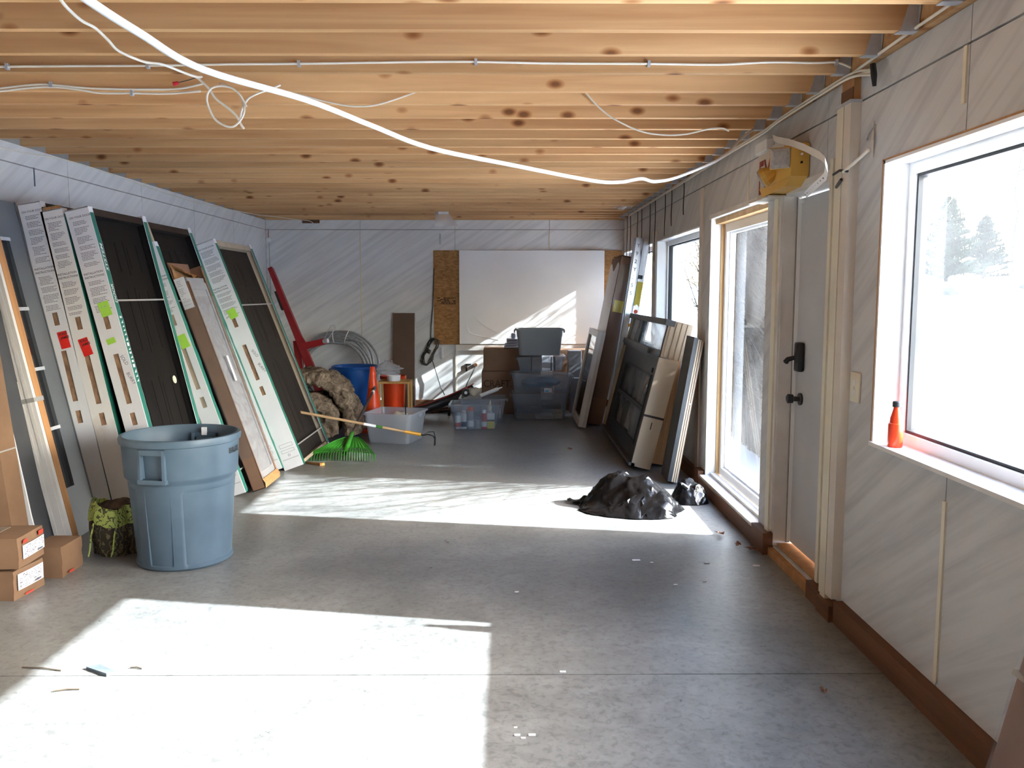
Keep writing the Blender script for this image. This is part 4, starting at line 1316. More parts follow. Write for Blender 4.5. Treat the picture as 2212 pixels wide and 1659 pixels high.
# leaning brown board ---------------------------------------------------------
M['melamine'] = pm('brown_melamine', (0.135, 0.085, 0.062), (0.11, 0.07, 0.05), rough=0.38, scale=3)
M['alu'] = pm('aluminium', (0.78, 0.79, 0.81), (0.68, 0.69, 0.71), rough=0.32, metal=0.85, scale=8)
bd = thing('shelf_board', 'tall dark brown shelf board standing against the back wall', 'board', (-1.32, 10.95, 0))
for nm, x0_, x1_, mt in (('board', -1.472, -1.19, 'melamine'), ('edge_strip', -1.19, -1.178, 'alu')):
    MB().add([(x0_, 10.93, 0), (x1_, 10.93, 0), (x1_, 10.955, 0), (x0_, 10.955, 0), (x0_, 11.075, 1.225), (x1_, 11.075, 1.225), (x1_, 11.10, 1.225), (x0_, 11.10, 1.225)],
             [(0, 3, 2, 1), (4, 5, 6, 7), (0, 1, 5, 4), (1, 2, 6, 5), (2, 3, 7, 6), (3, 0, 4, 7)]).build(nm, M[mt], bd)
MB().box((-1.472, 11.072, 1.222), (-1.178, 11.102, 1.232)).build('top_edge', M['alu'], bd)

# red steel post --------------------------------------------------------------
M['redpaint'] = pm('dark_red_paint', (0.36, 0.012, 0.016), (0.28, 0.010, 0.014), rough=0.4, scale=6)
rp = thing('red_steel_stand', 'dark red steel stand with a short arm leaning in the back left corner', 'stand', (-2.1, 9.9, 0))
def beam(mb, a, b, w0, w1, d):
    a, b = Vector(a), Vector(b); t = (b - a).normalized(); n_ = Vector((0, 1, 0)); n_ = (n_ - t * n_.dot(t)).normalized(); s_ = t.cross(n_)
    mb.add([a + s_ * w0 - n_ * d, a - s_ * w0 - n_ * d, a - s_ * w0 + n_ * d, a + s_ * w0 + n_ * d, b + s_ * w1 - n_ * d, b - s_ * w1 - n_ * d, b - s_ * w1 + n_ * d, b + s_ * w1 + n_ * d],
           [(0, 3, 2, 1), (4, 5, 6, 7), (0, 1, 5, 4), (1, 2, 6, 5), (2, 3, 7, 6), (3, 0, 4, 7)])
mb = MB(); beam(mb, (-2.06, 9.95, 0.0), (-2.945, 10.75, 1.785), 0.055, 0.028, 0.035); mb.build('post', M['redpaint'], rp)
mb = MB(); beam(mb, (-2.49, 10.30, 0.83), (-2.18, 10.30, 0.905), 0.045, 0.035, 0.03); mb.build('arm', M['redpaint'], rp)
mb = MB(); beam(mb, (-2.55, 10.38, 0.90), (-2.42, 10.10, 0.0), 0.045, 0.03, 0.02); mb.build('brace', M['redpaint'], rp)
mb = MB(); beam(mb, (-2.60, 10.42, 1.10), (-2.42, 10.30, 0.86), 0.012, 0.012, 0.012); mb.build('stay', M['redpaint'], rp)
mb = MB(); beam(mb, (-2.84, 10.62, 1.50), (-2.74, 10.52, 1.28), 0.03, 0.025, 0.02); mb.build('foam_grip', M['blackrub'], rp)
mb = MB().tube([(-2.205, 10.28, 0.90), (-2.15, 10.26, 0.91)], 0.028, 12); mb.build('arm_clamp', M['galv'], rp)
mb = MB().tube([(-2.19, 10.27, 0.93), (-2.14, 10.27, 1.04), (-2.11, 10.27, 1.09), (-2.075, 10.27, 1.095), (-2.06, 10.27, 1.06), (-2.09, 10.27, 1.01), (-2.15, 10.26, 0.93)], 0.005, 6); mb.build('wire_hook', M['galv'], rp)

# coil of grey cable on the wall ------------------------------------------------
M['conduit'] = pm('grey_armoured_cable', (0.36, 0.38, 0.40), (0.26, 0.275, 0.29), rough=0.4, metal=0.3, scale=40)
cc = thing('cable_coil', 'tied coil of thick grey cable leaning on the back wall above the blue tub', 'cable', (-2.16, 10.75, 0.05))
rr = random.Random(8)
for k in range(7):
    rad = 0.36 + 0.022 * k
    z0_ = 0.055 + rad + 0.02
    cxk = -2.15 + rr.uniform(-0.015, 0.015)
    yk = 10.62 + 0.028 * k
    pts = []
    for j in range(65):
        a = 2 * math.pi * j / 64
        rr_ = rad * (1 + 0.02 * math.sin(3 * a + k) + 0.010 * math.sin(7 * a + 2 * k))
        zz = 0.51 + rr_ * math.sin(a) + 0.01 * k * 0
        pts.append((cxk + rr_ * 1.04 * math.cos(a), yk + 0.012 * math.sin(2 * a + k) + 0.10 * max(0, math.sin(a)), zz))
    MB().tube(pts, 0.0155, 8, cap=False).build('cable_turn', M['conduit'], cc, 'all')
MB().tube([(-1.98, 10.66, 0.90), (-1.90, 10.66, 0.895), (-1.83, 10.65, 0.875), (-1.80, 10.65, 0.86)], 0.016, 8).build('cable_end', M['conduit'], cc, 'all')
for a in (1.25, 1.62):
    tm = MB()
    c_ = Vector((-2.15 + 0.43 * math.cos(a), 10.80, 0.51 + 0.43 * math.sin(a))); er = Vector((math.cos(a), 0, math.sin(a)))
    tm.tube([c_ + er * (0.10 * math.cos(t)) + Vector((0, 0.145 * math.sin(t), 0)) for t in [2 * math.pi * q / 20 for q in range(21)]], 0.005, 5, cap=False)
    tm.build('cable_tie', M['white'], cc)

# insulation roll ---------------------------------------------------------------
def insul_mat():
    m, nt, b = nodes('brown_glass_wool')
    L_ = nt.links.new
    b.inputs['Roughness'].default_value = 0.95; b.inputs['Specular IOR Level'].default_value = 0.05
    tc = nt.nodes.new('ShaderNodeTexCoord')
    nz = nt.nodes.new('ShaderNodeTexNoise'); nz.inputs['Scale'].default_value = 16; nz.inputs['Detail'].default_value = 9; nz.inputs['Distortion'].default_value = 1.2
    L_(tc.outputs['Object'], nz.inputs['Vector'])
    cr = nt.nodes.new('ShaderNodeValToRGB')
    cr.color_ramp.elements[0].position = 0.3; cr.color_ramp.elements[0].color = (0.12, 0.082, 0.055, 1)
    cr.color_ramp.elements[1].position = 0.7; cr.color_ramp.elements[1].color = (0.36, 0.27, 0.19, 1)
    L_(nz.outputs['Fac'], cr.inputs[0]); L_(cr.outputs[0], b.inputs['Base Color'])
    bp = nt.nodes.new('ShaderNodeBump'); bp.inputs['Strength'].default_value = 0.9; bp.inputs['Distance'].default_value = 0.02
    L_(nz.outputs['Fac'], bp.inputs['Height']); L_(bp.outputs[0], b.inputs['Normal'])
    return m
M['wool'] = insul_mat()
ir = thing('insulation_roll', 'loosely unrolled batt of brown glass wool standing on the floor', 'insulation', (-1.84, 8.8, 0))
def batt(path, th, y0_, y1_, seed, name):
    """a thick batt following a path in x,z, standing between two depths"""
    P = [Vector((p[0], 0, p[1])) for p in path]
    # resample
    segs = []; tot = 0
    for a, b in zip(P, P[1:]): segs.append((tot, a, b)); tot += (b - a).length
    def at(s_):
        s_ *= tot
        for q, a, b in reversed(segs):
            if s_ >= q - 1e-9: return a.lerp(b, min(1, (s_ - q) / max(1e-6, (b - a).length)))
        return P[0]
    NS, NR = 130, 44
    vs = []; fs = []
    for i in range(NS):
        s_ = i / (NS - 1)
        p = at(s_); t = (at(min(1, s_ + 0.02)) - at(max(0, s_ - 0.02))).normalized()
        nrm = Vector((-t.z, 0, t.x))
        for k in range(NR):
            a = 2 * math.pi * k / NR
            ca, sa = math.cos(a), math.sin(a)
            # superellipse section: thickness along nrm, depth along y
            u = math.copysign(abs(ca) ** 0.5, ca) * th / 2; v = math.copysign(abs(sa) ** 0.35, sa) * (y1_ - y0_) / 2
            q = p + nrm * u + Vector((0, (y0_ + y1_) / 2 + v, 0))
            d = noise.noise(q * 8 + Vector((seed, 0, 0))) * 0.034 + noise.noise(q * 22) * 0.024 + noise.noise(q * 55) * 0.013
            q += (nrm * ca + Vector((0, sa, 0))) * d
            q.z = max(q.z, 0.004)
            vs.append(q)
    for i in range(NS - 1):
        for k in range(NR):
            k2 = (k + 1) % NR
            fs.append((i*NR+k, i*NR+k2, (i+1)*NR+k2, (i+1)*NR+k))
    fs.append(tuple(range(NR))); fs.append(tuple((NS-1)*NR + k for k in range(NR)))
    MB().add(vs, fs).build(name, M['wool'], ir, 'all')
outer = [(-2.17, 0.58), (-2.07, 0.63), (-1.93, 0.645), (-1.81, 0.61), (-1.71, 0.53), (-1.635, 0.41), (-1.59, 0.28), (-1.565, 0.15), (-1.555, 0.06)]
batt(outer, 0.15, 8.42, 8.92, 1.0, 'outer_turn')
inner = [(-2.16, 0.26), (-2.11, 0.36), (-2.02, 0.39), (-1.90, 0.385), (-1.80, 0.33), (-1.755, 0.24), (-1.77, 0.15), (-1.85, 0.10), (-1.97, 0.09), (-2.10, 0.10)]
batt(inner, 0.17, 8.36, 8.90, 4.0, 'inner_turn')
batt([(-2.10, 0.20), (-2.00, 0.26), (-1.90, 0.25), (-1.88, 0.20), (-1.96, 0.17)], 0.13, 8.40, 8.88, 7.0, 'core')
batt([(-2.13, 0.50), (-2.14, 0.38), (-2.13, 0.26), (-2.12, 0.10)], 0.12, 8.55, 8.95, 9.0, 'back_turn')

# blue tub --------------------------------------------------------------------
M['blue'] = pm('blue_plastic', (0.010, 0.085, 0.34), (0.008, 0.07, 0.28), rough=0.35, scale=4)
bt_ = thing('blue_tub', 'round bright blue plastic tub behind the insulation', 'tub', (-1.735, 9.72, 0))
MB().lathe([(0.195, 0.0), (0.20, 0.01), (0.225, 0.42), (0.232, 0.44), (0.245, 0.62), (0.262, 0.625), (0.265, 0.645), (0.255, 0.655), (0.245, 0.645), (0.235, 0.62), (0.19, 0.02), (0.001, 0.015)], 40, (-1.735, 9.72, 0)).build('tub_body', M['blue'], bt_, True)
for s in (-1, 1):
    MB().bbox((-1.72 + s * 0.275 - 0.028, 9.65, 0.585), (-1.72 + s * 0.275 + 0.028, 9.79, 0.625), 0.012).build('handle', M['blue'], bt_, True)

# traffic cone ------------------------------------------------------------------
M['orange'] = pm('orange_plastic', (0.86, 0.075, 0.015), (0.78, 0.06, 0.012), rough=0.35, scale=4)
cn = thing('traffic_cone', 'slim bright orange traffic cone beside the clear tub', 'cone', (-1.43, 9.06, 0))
MB().lathe([(0.022, 0.70), (0.026, 0.695), (0.035, 0.62), (0.060, 0.42), (0.085, 0.22), (0.118, 0.03), (0.115, 0.028), (0.020, 0.69)], 32, (-1.43, 9.06, 0)).build('cone_body', M['orange'], cn, True)
MB().bbox((-1.56, 8.93, 0.0), (-1.30, 9.19, 0.03), 0.012).build('cone_base', M['orange'], cn, True)

# orange pail, wooden stand, white pot and plastic bag --------------------------
pl_ = thing('orange_pail', 'tall orange pail behind the little wooden stand', 'pail', (-1.30, 9.72, 0))
MB().lathe([(0.115, 0.0), (0.118, 0.006), (0.140, 0.50), (0.150, 0.505), (0.150, 0.535), (0.141, 0.54), (0.136, 0.50), (0.11, 0.012), (0.001, 0.01)], 36, (-1.30, 9.72, 0)).build('pail_body', M['orange'], pl_, True)
M['stick'] = timber('yellow_pine_strip', (0.58, 0.33, 0.11), (0.45, 0.24, 0.075), axis='z', knots=False, objvar=0.05)
sd = thing('wooden_stand', 'small open stand made of yellow pine strips', 'stand', (-1.23, 9.35, 0))
sx0, sx1, sy0, sy1, sh_ = -1.40, -1.055, 9.21, 9.50, 0.52
for x in (sx0, sx1 - 0.022):
    for y in (sy0, sy1 - 0.022):
        MB().box((x, y, 0), (x + 0.022, y + 0.022, sh_ - 0.022)).build('leg', M['stick'], sd)
for (a, b) in (((sx0, sy0), (sx1, sy0 + 0.022)), ((sx0, sy1 - 0.022), (sx1, sy1)), ((sx0, sy0 + 0.022), (sx0 + 0.022, sy1 - 0.022)), ((sx1 - 0.022, sy0 + 0.022), (sx1, sy1 - 0.022)), ((-1.23, sy0 + 0.022), (-1.20, sy1 - 0.022))):
    MB().box((a[0], a[1], sh_ - 0.022), (b[0], b[1], sh_)).build('rail', M['stick'], sd)
wpot = thing('white_pot', 'white plastic pot standing on the wooden stand', 'pot', (-1.24, 9.33, sh_))
MB().lathe([(0.068, 0.0), (0.070, 0.004), (0.074, 0.055), (0.078, 0.056), (0.078, 0.062), (0.072, 0.062), (0.066, 0.006), (0.001, 0.006)], 30, (-1.24, 9.33, sh_)).build('pot_body', M['white'], wpot, True)
M['clearbag'] = film_mat('crumpled_clear_bag', (0.98, 0.98, 0.98), clear=0.58, rough=0.12, diff=(0.82, 0.84, 0.86))
bgm = MB()
def cb(u, v):
    a = 2 * math.pi * u
    r = 0.075 + 0.055 * math.sin(math.pi * min(1, v * 1.1)) - 0.05 * v
    p = Vector((math.cos(a), math.sin(a), v * 2.5))
    d = 0.035 * noise.noise(p * 2.3) + 0.02 * noise.noise(p * 6)
    return (-1.30 + (r + d) * math.cos(a) * 1.25, 9.36 + (r + d) * math.sin(a), sh_ + 0.065 + 0.15 * v + 0.03 * noise.noise(p * 3 + Vector((5, 0, 0))) * v)
bgm.grid(cb, 36, 16, True)
single('plastic_bag', bgm, M['clearbag'], 'crumpled clear plastic bag sitting on the white pot', 'bag', smooth='all')

# ------------------------------------------------------------------ tubs and totes
M['clear'] = film_mat('milky_clear_plastic', (0.93, 0.95, 0.98), clear=0.84, rough=0.2, diff=(0.62, 0.70, 0.80))
M['clearw'] = film_mat('milky_white_plastic', (0.95, 0.96, 0.98), clear=0.62, rough=0.25, diff=(0.80, 0.83, 0.88))
M['clearg'] = film_mat('smoky_clear_plastic', (0.90, 0.92, 0.95), clear=0.82, rough=0.12, diff=(0.60, 0.66, 0.73))
M['greytote'] = pm('grey_tote_plastic', (0.30, 0.325, 0.35), (0.27, 0.295, 0.32), rough=0.45, scale=3)
def rrect(hx, hy, r, n=6):
    pts = []
    for (cx_, cy_, a0_) in ((hx - r, hy - r, 0), (-hx + r, hy - r, 90), (-hx + r, -hy + r, 180), (hx - r, -hy + r, 270)):
        for k in range(n + 1):
            a = R(a0_ + 90 * k / n)
            pts.append((cx_ + r * math.cos(a), cy_ + r * math.sin(a)))
    return pts
def tote(name, label, c, hx, hy, h, mat, rz=0, taper=0.88, r=0.04, rim=0.018, tilt=0.0, cat='tote', group=None, handles=True, wall=0.003):
    t = thing(name, label, cat, c, group)
    Mx = Matrix.Translation(c) @ Matrix.Rotation(R(rz), 4, 'Z') @ Matrix.Rotation(tilt, 4, 'Y')
    mb = MB(Mx)
    prof = [(taper, 0.0), (taper + (1 - taper) * 0.70, h * 0.70), (taper + (1 - taper) * 0.72 + 0.012, h * 0.72), (1.0, h - 0.02)]
    rings = []
    for k, z in prof: rings.append([(x * k, y * k, z) for x, y in rrect(hx, hy, r)])
    e = 1 + rim / max(hx, hy)
    rings.append([(x + math.copysign(rim, x), y + math.copysign(rim, y), h - 0.018) for x, y in rrect(hx, hy, r)])
    rings.append([(x + math.copysign(rim, x), y + math.copysign(rim, y), h) for x, y in rrect(hx, hy, r)])
    rings.append([(x, y, h) for x, y in rrect(hx, hy, r)])
    rings.append([(x * 0.985, y * 0.985, h - 0.03) for x, y in rrect(hx, hy, r)])
    rings.append([(x * (taper - 0.012), y * (taper - 0.012), 0.005) for x, y in rrect(hx, hy, r)])
    n = len(rings[0])
    vs = [p for q in rings for p in q]; fs = []
    for i in range(len(rings) - 1):
        for k in range(n):
            k2 = (k + 1) % n
            fs.append((i*n+k, i*n+k2, (i+1)*n+k2, (i+1)*n+k))
    fs.append(tuple(range(n))); fs.append(tuple((len(rings)-1)*n + k for k in range(n)))
    mb.add(vs, fs)
    mb.build('tote_body', mat, t, True)
    if handles:
        for s in (-1, 1):
            hb = MB(Mx); hb.bbox((s * (hx + rim + 0.006) - 0.008, -0.06, h - 0.05), (s * (hx + rim + 0.006) + 0.008, 0.06, h - 0.012), 0.005)
            hb.build('handle', mat, t, True)
    return t, Mx

# clear white tub near the rake
t, Mx = tote('clear_tub', 'milky white clear tub of household odds beside the green rake', (-1.12, 8.52, 0), 0.245, 0.245, 0.30, M['clearw'], rz=-14, taper=0.86, group='clear plastic tubs')
def lump(name, label, c, s, mat, cat, seed, group=None, amp=0.3):
    bm = bmesh.new(); bmesh.ops.create_icosphere(bm, subdivisions=3, radius=1)
    mb = MB()
    for v in bm.verts:
        n = 1 + amp * noise.noise(v.co * 1.6 + Vector((seed, seed, 0)))
        v.co = Vector((c[0] + v.co.x * s[0] * n, c[1] + v.co.y * s[1] * n, c[2] + s[2] + v.co.z * s[2] * n))
    bm.verts.index_update()
    mb.add([v.co.copy() for v in bm.verts], [[v.index for v in f.verts] for f in bm.faces]); bm.free()
    zmin = min(v[2] for v in mb.v)
    mb.v = [(v[0], v[1], v[2] - zmin + c[2]) for v in mb.v]
    return single(name, mb, mat, label, cat, group, smooth='all')
M['slate'] = pm('slate_grey_cloth', (0.12, 0.15, 0.18), (0.08, 0.10, 0.12), rough=0.8, scale=10)
M['ecru'] = pm('ecru_cloth', (0.62, 0.55, 0.42), (0.5, 0.43, 0.32), rough=0.85, scale=10)
lump('rag', 'dark grey rag seen through the milky tub', (-1.21, 8.47, 0.008), (0.085, 0.09, 0.075), M['slate'], 'rag', 1.3)
lump('rag', 'white cloth at the bottom of the milky tub', (-1.05, 8.42, 0.008), (0.06, 0.06, 0.03), M['ecru'], 'rag', 2.6)
lump('rag', 'cream cloth heaped at the back of the milky tub', (-1.09, 8.63, 0.008), (0.10, 0.07, 0.13), M['ecru'], 'rag', 5.1)
MB_ = MB().tube([(-1.02, 8.60, 0.02), (-1.03, 8.60, 0.345)], 0.006, 6)
single('black_rod', MB_, M['black'], 'thin black rod sticking up out of the milky tub', 'rod')

# clear tub with spray cans
def tote_b():
    return tote('clear_tub', 'clear tub of spray cans in front of the CRAFT box', (-0.345, 9.34, 0), 0.265, 0.20, 0.275, M['clear'], rz=0, taper=0.84, r=0.03, group='clear plastic tubs')
t, Mx = tote_b()
MB().box((-0.073, 9.15, 0.13), (-0.070, 9.19, 0.235)).build('price_sticker', M['shiplabel'], t)
t2, Mx2 = tote('clear_tub', 'second clear tub just behind the spray can tub', (-0.27, 9.80, 0), 0.255, 0.19, 0.285, M['clear'], rz=0, taper=0.84, r=0.03, group='clear plastic tubs')
M['canwhite'] = pm('white_can_paint', (0.74, 0.72, 0.70), (0.66, 0.64, 0.62), rough=0.35)
M['cangrey'] = pm('grey_can_paint', (0.30, 0.31, 0.33), (0.25, 0.26, 0.28), rough=0.35)
M['canred'] = pm('red_can_paint', (0.52, 0.02, 0.03), rough=0.35)
M['canyellow'] = pm('yellow_tin_paint', (0.72, 0.60, 0.06), (0.66, 0.54, 0.05), rough=0.4)
M['cappale'] = pm('pale_cap', (0.66, 0.56, 0.48), rough=0.45)
M['navy'] = pm('navy_print', (0.02, 0.03, 0.08), rough=0.5)
def spray(label, x, y, h, r, body, cap, z=0.006, band=None):
    t = thing('spray_can', label, 'spray can', (x, y, z), 'cans in the clear tub')
    MB().lathe([(0.001, 0), (r, 0), (r, 0.003), (r, h * 0.78), (r * 0.85, h * 0.82), (r * 0.8, h * 0.83), (0.001, h * 0.83)], 20, (x, y, z)).build('can_body', body, t, True)
    MB().lathe([(r * 0.82, h * 0.82), (r * 0.84, h * 0.97), (r * 0.7, h), (0.001, h)], 20, (x, y, z)).build('cap', cap, t, True)
    if band: MB().lathe([(r + 0.0006, h * 0.10), (r + 0.0006, h * 0.38)], 20, (x, y, z)).build('label_band', band, t, True)
    return t
spray('white spray can at the left end of the can row', -0.532, 9.225, 0.175, 0.029, M['canwhite'], M['cangrey'], band=M['redtape'])
spray('white spray can with a pale cap, second from the left', -0.468, 9.225, 0.20, 0.031, M['canwhite'], M['cappale'], band=M['navy'])
spray('grey spray can with a bright orange-red cap', -0.395, 9.23, 0.235, 0.034, M['cangrey'], M['orange'], band=M['canwhite'])
spray('short grey can in the middle of the can row', -0.317, 9.225, 0.125, 0.038, M['cangrey'], M['cangrey'])
spray('red and white spray can', -0.246, 9.222, 0.205, 0.029, M['canred'], M['alu'], band=M['canwhite'])
ty = thing('yellow_tin', 'rectangular yellow and white solvent tin at the right of the can row', 'tin', (-0.172, 9.235, 0.006))
MB().bbox((-0.213, 9.20, 0.006), (-0.132, 9.255, 0.085), 0.005).build('tin_body', M['canyellow'], ty)
MB().bbox((-0.213, 9.20, 0.0855), (-0.132, 9.255, 0.175), 0.005).build('tin_label', M['canwhite'], ty)
MB().box((-0.214, 9.1992, 0.088), (-0.131, 9.2002, 0.105)).build('print_band', M['navy'], ty)
MB().lathe([(0.016, 0), (0.016, 0.022), (0.001, 0.022)], 14, (-0.172, 9.228, 0.175)).build('screw_cap', M['canwhite'], ty, True)
tu = thing('caulk_tube', 'cream caulk tube leaning out of the spray can tub', 'tube', (-0.20, 9.33, 0.01))
MB().tube([(-0.205, 9.31, 0.01), (-0.185, 9.30, 0.245)], 0.024, 14).build('tube_body', M['ecru'], tu, True)
MB().tube([(-0.185, 9.30, 0.245), (-0.182, 9.298, 0.275), (-0.178, 9.296, 0.31)], [0.012, 0.010, 0.003], 10).build('nozzle', M['ecru'], tu, True)
tu = thing('caulk_tube', 'white caulk gun tube lying across the top of the rear tub', 'tube', (-0.2, 9.8, 0.29))
MB().tube([(-0.30, 9.78, 0.30), (-0.10, 9.76, 0.38)], 0.022, 14).build('tube_body', M['white'], tu, True)
MB().tube([(-0.10, 9.76, 0.38), (-0.05, 9.755, 0.40)], [0.012, 0.005], 10).build('nozzle', M['white'], tu, True)
lump('rag', 'white cloth heaped on the rear clear tub by the CRAFT box', (-0.385, 9.80, 0.288), (0.07, 0.05, 0.055), M['ecru'], 'rag', 9.2)
tp = thing('tape_roll', 'black tape roll with a white core on the rear clear tub', 'tape', (-0.47, 9.78, 0.288))
MB().tube([(-0.47, 9.765, 0.335), (-0.47, 9.80, 0.335)], 0.047, 24).build('tape', M['black'], tp, True)
MB().tube([(-0.47, 9.762, 0.335), (-0.47, 9.803, 0.335)], 0.018, 18).build('core', M['white'], tp, True)

# stack of totes at the right
GT = 'stacked totes by the back wall'
t, _ = tote('clear_tub', 'lowest clear tote of the stack, full of odds and ends', (0.39, 10.08, 0), 0.325, 0.22, 0.31, M['clearg'], taper=0.90, group=GT, cat='tote')
t, _ = tote('clear_tub', 'tilted clear tote in the middle of the stack, with a blue and white sticker', (0.405, 10.09, 0.334), 0.355, 0.22, 0.203, M['clearg'], taper=0.90, tilt=0.05, group=GT, cat='tote')
MB().box((0.44, 9.872, 0.325), (0.53, 9.874, 0.375)).build('sticker', M['shiplabel'], t)
MB().box((0.45, 9.8705, 0.332), (0.49, 9.872, 0.352)).build('sticker_print', pm('cyan_print', (0.02, 0.30, 0.62), rough=0.5), t)
t, _ = tote('clear_tub', 'clear tote with black handles under the grey tote', (0.405, 10.14, 0.565), 0.275, 0.20, 0.172, M['clearg'], taper=0.90, tilt=-0.03, group=GT, cat='tote')
for x in (0.285, 0.515, 0.555):
    MB().box((x, 9.915, 0.575), (x + 0.014, 9.921, 0.738)).build('black_clip', M['black'], t)
t, _ = tote('grey_tote', 'open solid grey tote on top of the stack of clear totes', (0.39, 10.16, 0.750), 0.272, 0.20, 0.31, M['greytote'], taper=0.88, r=0.06, group=GT)
# what shows inside the clear totes
rr = random.Random(12)
M['odd1'] = pm('brown_oddment', (0.22, 0.14, 0.09), rough=0.6); M['odd2'] = pm('pale_oddment', (0.55, 0.5, 0.42), rough=0.6); M['odd3'] = pm('dark_oddment', (0.05, 0.05, 0.06), rough=0.5)
for i, (x0_, x1_, z0_, z1_, mt, lab) in enumerate([
        (0.12, 0.33, 0.006, 0.065, 'odd1', 'brown carton at the bottom left of the lowest clear tote'),
        (0.34, 0.55, 0.006, 0.045, 'odd2', 'pale tray at the bottom of the lowest clear tote'),
        (0.56, 0.655, 0.006, 0.12, 'odd2', 'pale carton at the right of the lowest clear tote'),
        (0.13, 0.40, 0.07, 0.13, 'odd3', 'dark case lying on the brown carton in the lowest clear tote'),
        (0.41, 0.64, 0.125, 0.17, 'odd3', 'dark flat case across the right of the lowest clear tote')]):
    t = thing('small_case', lab, 'case', ((x0_ + x1_) / 2, 10.0, z0_), 'contents of the lowest clear tote')
    MB().bbox((x0_, 9.92, z0_), (x1_, 10.15, z1_), 0.006).build('case_body', M[mt], t, True)
    MB().box((x0_ + 0.01, 9.918, z0_ + (z1_ - z0_) * 0.6), (x1_ - 0.01, 9.9215, z0_ + (z1_ - z0_) * 0.66)).build('lid_seam', M['odd3'], t)
lump('rag', 'dark bundle inside the middle clear tote', (0.40, 10.09, 0.36), (0.22, 0.13, 0.06), M['slate'], 'rag', 3.7)

# stacked ring binders / folded brochures behind the grey tote
M['paleblue'] = pm('pale_blue_plastic', (0.55, 0.60, 0.72), (0.48, 0.53, 0.65), rough=0.3)
tr_ = thing('plastic_tray', 'pale blue plastic trays piled beside the grey tote', 'tray', (0.06, 10.5, 0.80))
for k, (x0_, x1_, z) in enumerate(((-0.03, 0.16, 0.812), (-0.02, 0.16, 0.842), (0.0, 0.16, 0.872), (0.0, 0.16, 0.90))):
    MB().bbox((x0_, 10.36, z), (x1_, 10.58, z + 0.025), 0.008).build('tray', M['paleblue'], tr_, True)
MB().bbox((0.055, 10.40, 0.926), (0.115, 10.50, 0.99), 0.015).build('tray_handle', M['paleblue'], tr_, True)

# cardboard boxes behind the totes
M['darkboard'] = pm('brown_moving_box', (0.26, 0.155, 0.095), (0.22, 0.13, 0.08), rough=0.8, scale=4)
def plainbox(label, a, b, flaps=True, mat='darkboard', group='brown boxes by the back wall'):
    t = thing('moving_box', label, 'box', ((a[0] + b[0]) / 2, (a[1] + b[1]) / 2, a[2]), group)
    MB().bbox(a, b, 0.006).build('carton', M[mat], t)
    if flaps:
        cxm = (a[1] + b[1]) / 2
        MB().box((a[0] + 0.004, a[1] + 0.004, b[2]), (b[0] - 0.004, cxm - 0.003, b[2] + 0.005)).build('top_flap', M[mat], t)
        MB().box((a[0] + 0.004, cxm + 0.003, b[2]), (b[0] - 0.004, b[1] - 0.004, b[2] + 0.005)).build('top_flap', M[mat], t)
    return t
t = plainbox('brown moving box lettered CRAFT on the floor behind the clear totes', (-0.305, 10.36, 0.0), (0.42, 10.80, 0.525))
tx = text_mb('CRAFT.', 0.125, frame((-0.345 + 0.06, 10.3585, 0.335), (1, 0, 0), (0, 0, 1)), sx=0.86, offset=0.0)
tx.build('lettering', M['stamp'], t)['kind'] = 'stuff'
plainbox('plain brown moving box stacked on the CRAFT box', (-0.283, 10.36, 0.535), (0.43, 10.80, 0.80))
plainbox('tall brown box at the back between the totes and the leaning ladder', (0.60, 10.70, 0.0), (1.12, 11.06, 0.76), group='brown boxes by the back wall')
M['foam'] = pm('grey_foam_sheet', (0.20, 0.225, 0.26), (0.165, 0.185, 0.215), rough=0.7, scale=5)
fo = thing('foam_sheet', 'grey foam sheets standing on edge right of the clear totes', 'foam', (0.87, 10.5, 0))
MB().bbox((0.762, 10.52, 0.44), (0.93, 10.66, 0.77), 0.008).build('upper_sheet', M['foam'], fo)
MB().bbox((0.785, 10.42, 0.0), (0.985, 10.66, 0.438), 0.008).build('lower_sheet', M['foam'], fo)

# long black bag sloping along the wall, with cords and a plug
M['blackbag'] = pm('black_cover', (0.035, 0.035, 0.038), (0.016, 0.016, 0.018), rough=0.4, scale=14, bump=0.5)
lb_ = thing('long_bag', 'long black folding chair bag with red piping sloping along the back wall', 'bag', (-0.8, 10.4, 0))
pts = [(-1.13, 10.10, 0.075), (-0.98, 10.15, 0.095), (-0.85, 10.2, 0.14), (-0.70, 10.25, 0.19), (-0.57, 10.28, 0.245), (-0.47, 10.30, 0.295), (-0.40, 10.30, 0.33)]
MB().tube(pts, [0.045, 0.058, 0.062, 0.060, 0.058, 0.058, 0.05], 14).build('bag_body', M['blackbag'], lb_, 'all')
MB().tube([(p[0], p[1] - 0.03, p[2] + 0.055) for p in pts], 0.006, 6).build('red_piping', M['redtape'], lb_)
MB().tube([(-0.50, 10.235, 0.25), (-0.49, 10.235, 0.345)], 0.020, 8).build('red_tab', M['canred'], lb_)
MB().tube([(-1.16, 10.06, 0.075), (-1.115, 10.06, 0.075)], 0.034, 14).build('white_end_cap', M['white'], lb_, True)
MB().lathe([(0.05, 0.0), (0.05, 0.005), (0.006, 0.01), (0.006, 0.02)], 12, (-1.10, 10.1, 0.0)).build('foot', M['black'], lb_)
MB().tube([(-0.82, 10.2, 0.06), (-0.70, 10.25, 0.06), (-0.70, 10.25, 0.0)], 0.02, 8).build('support_leg', M['black'], lb_)
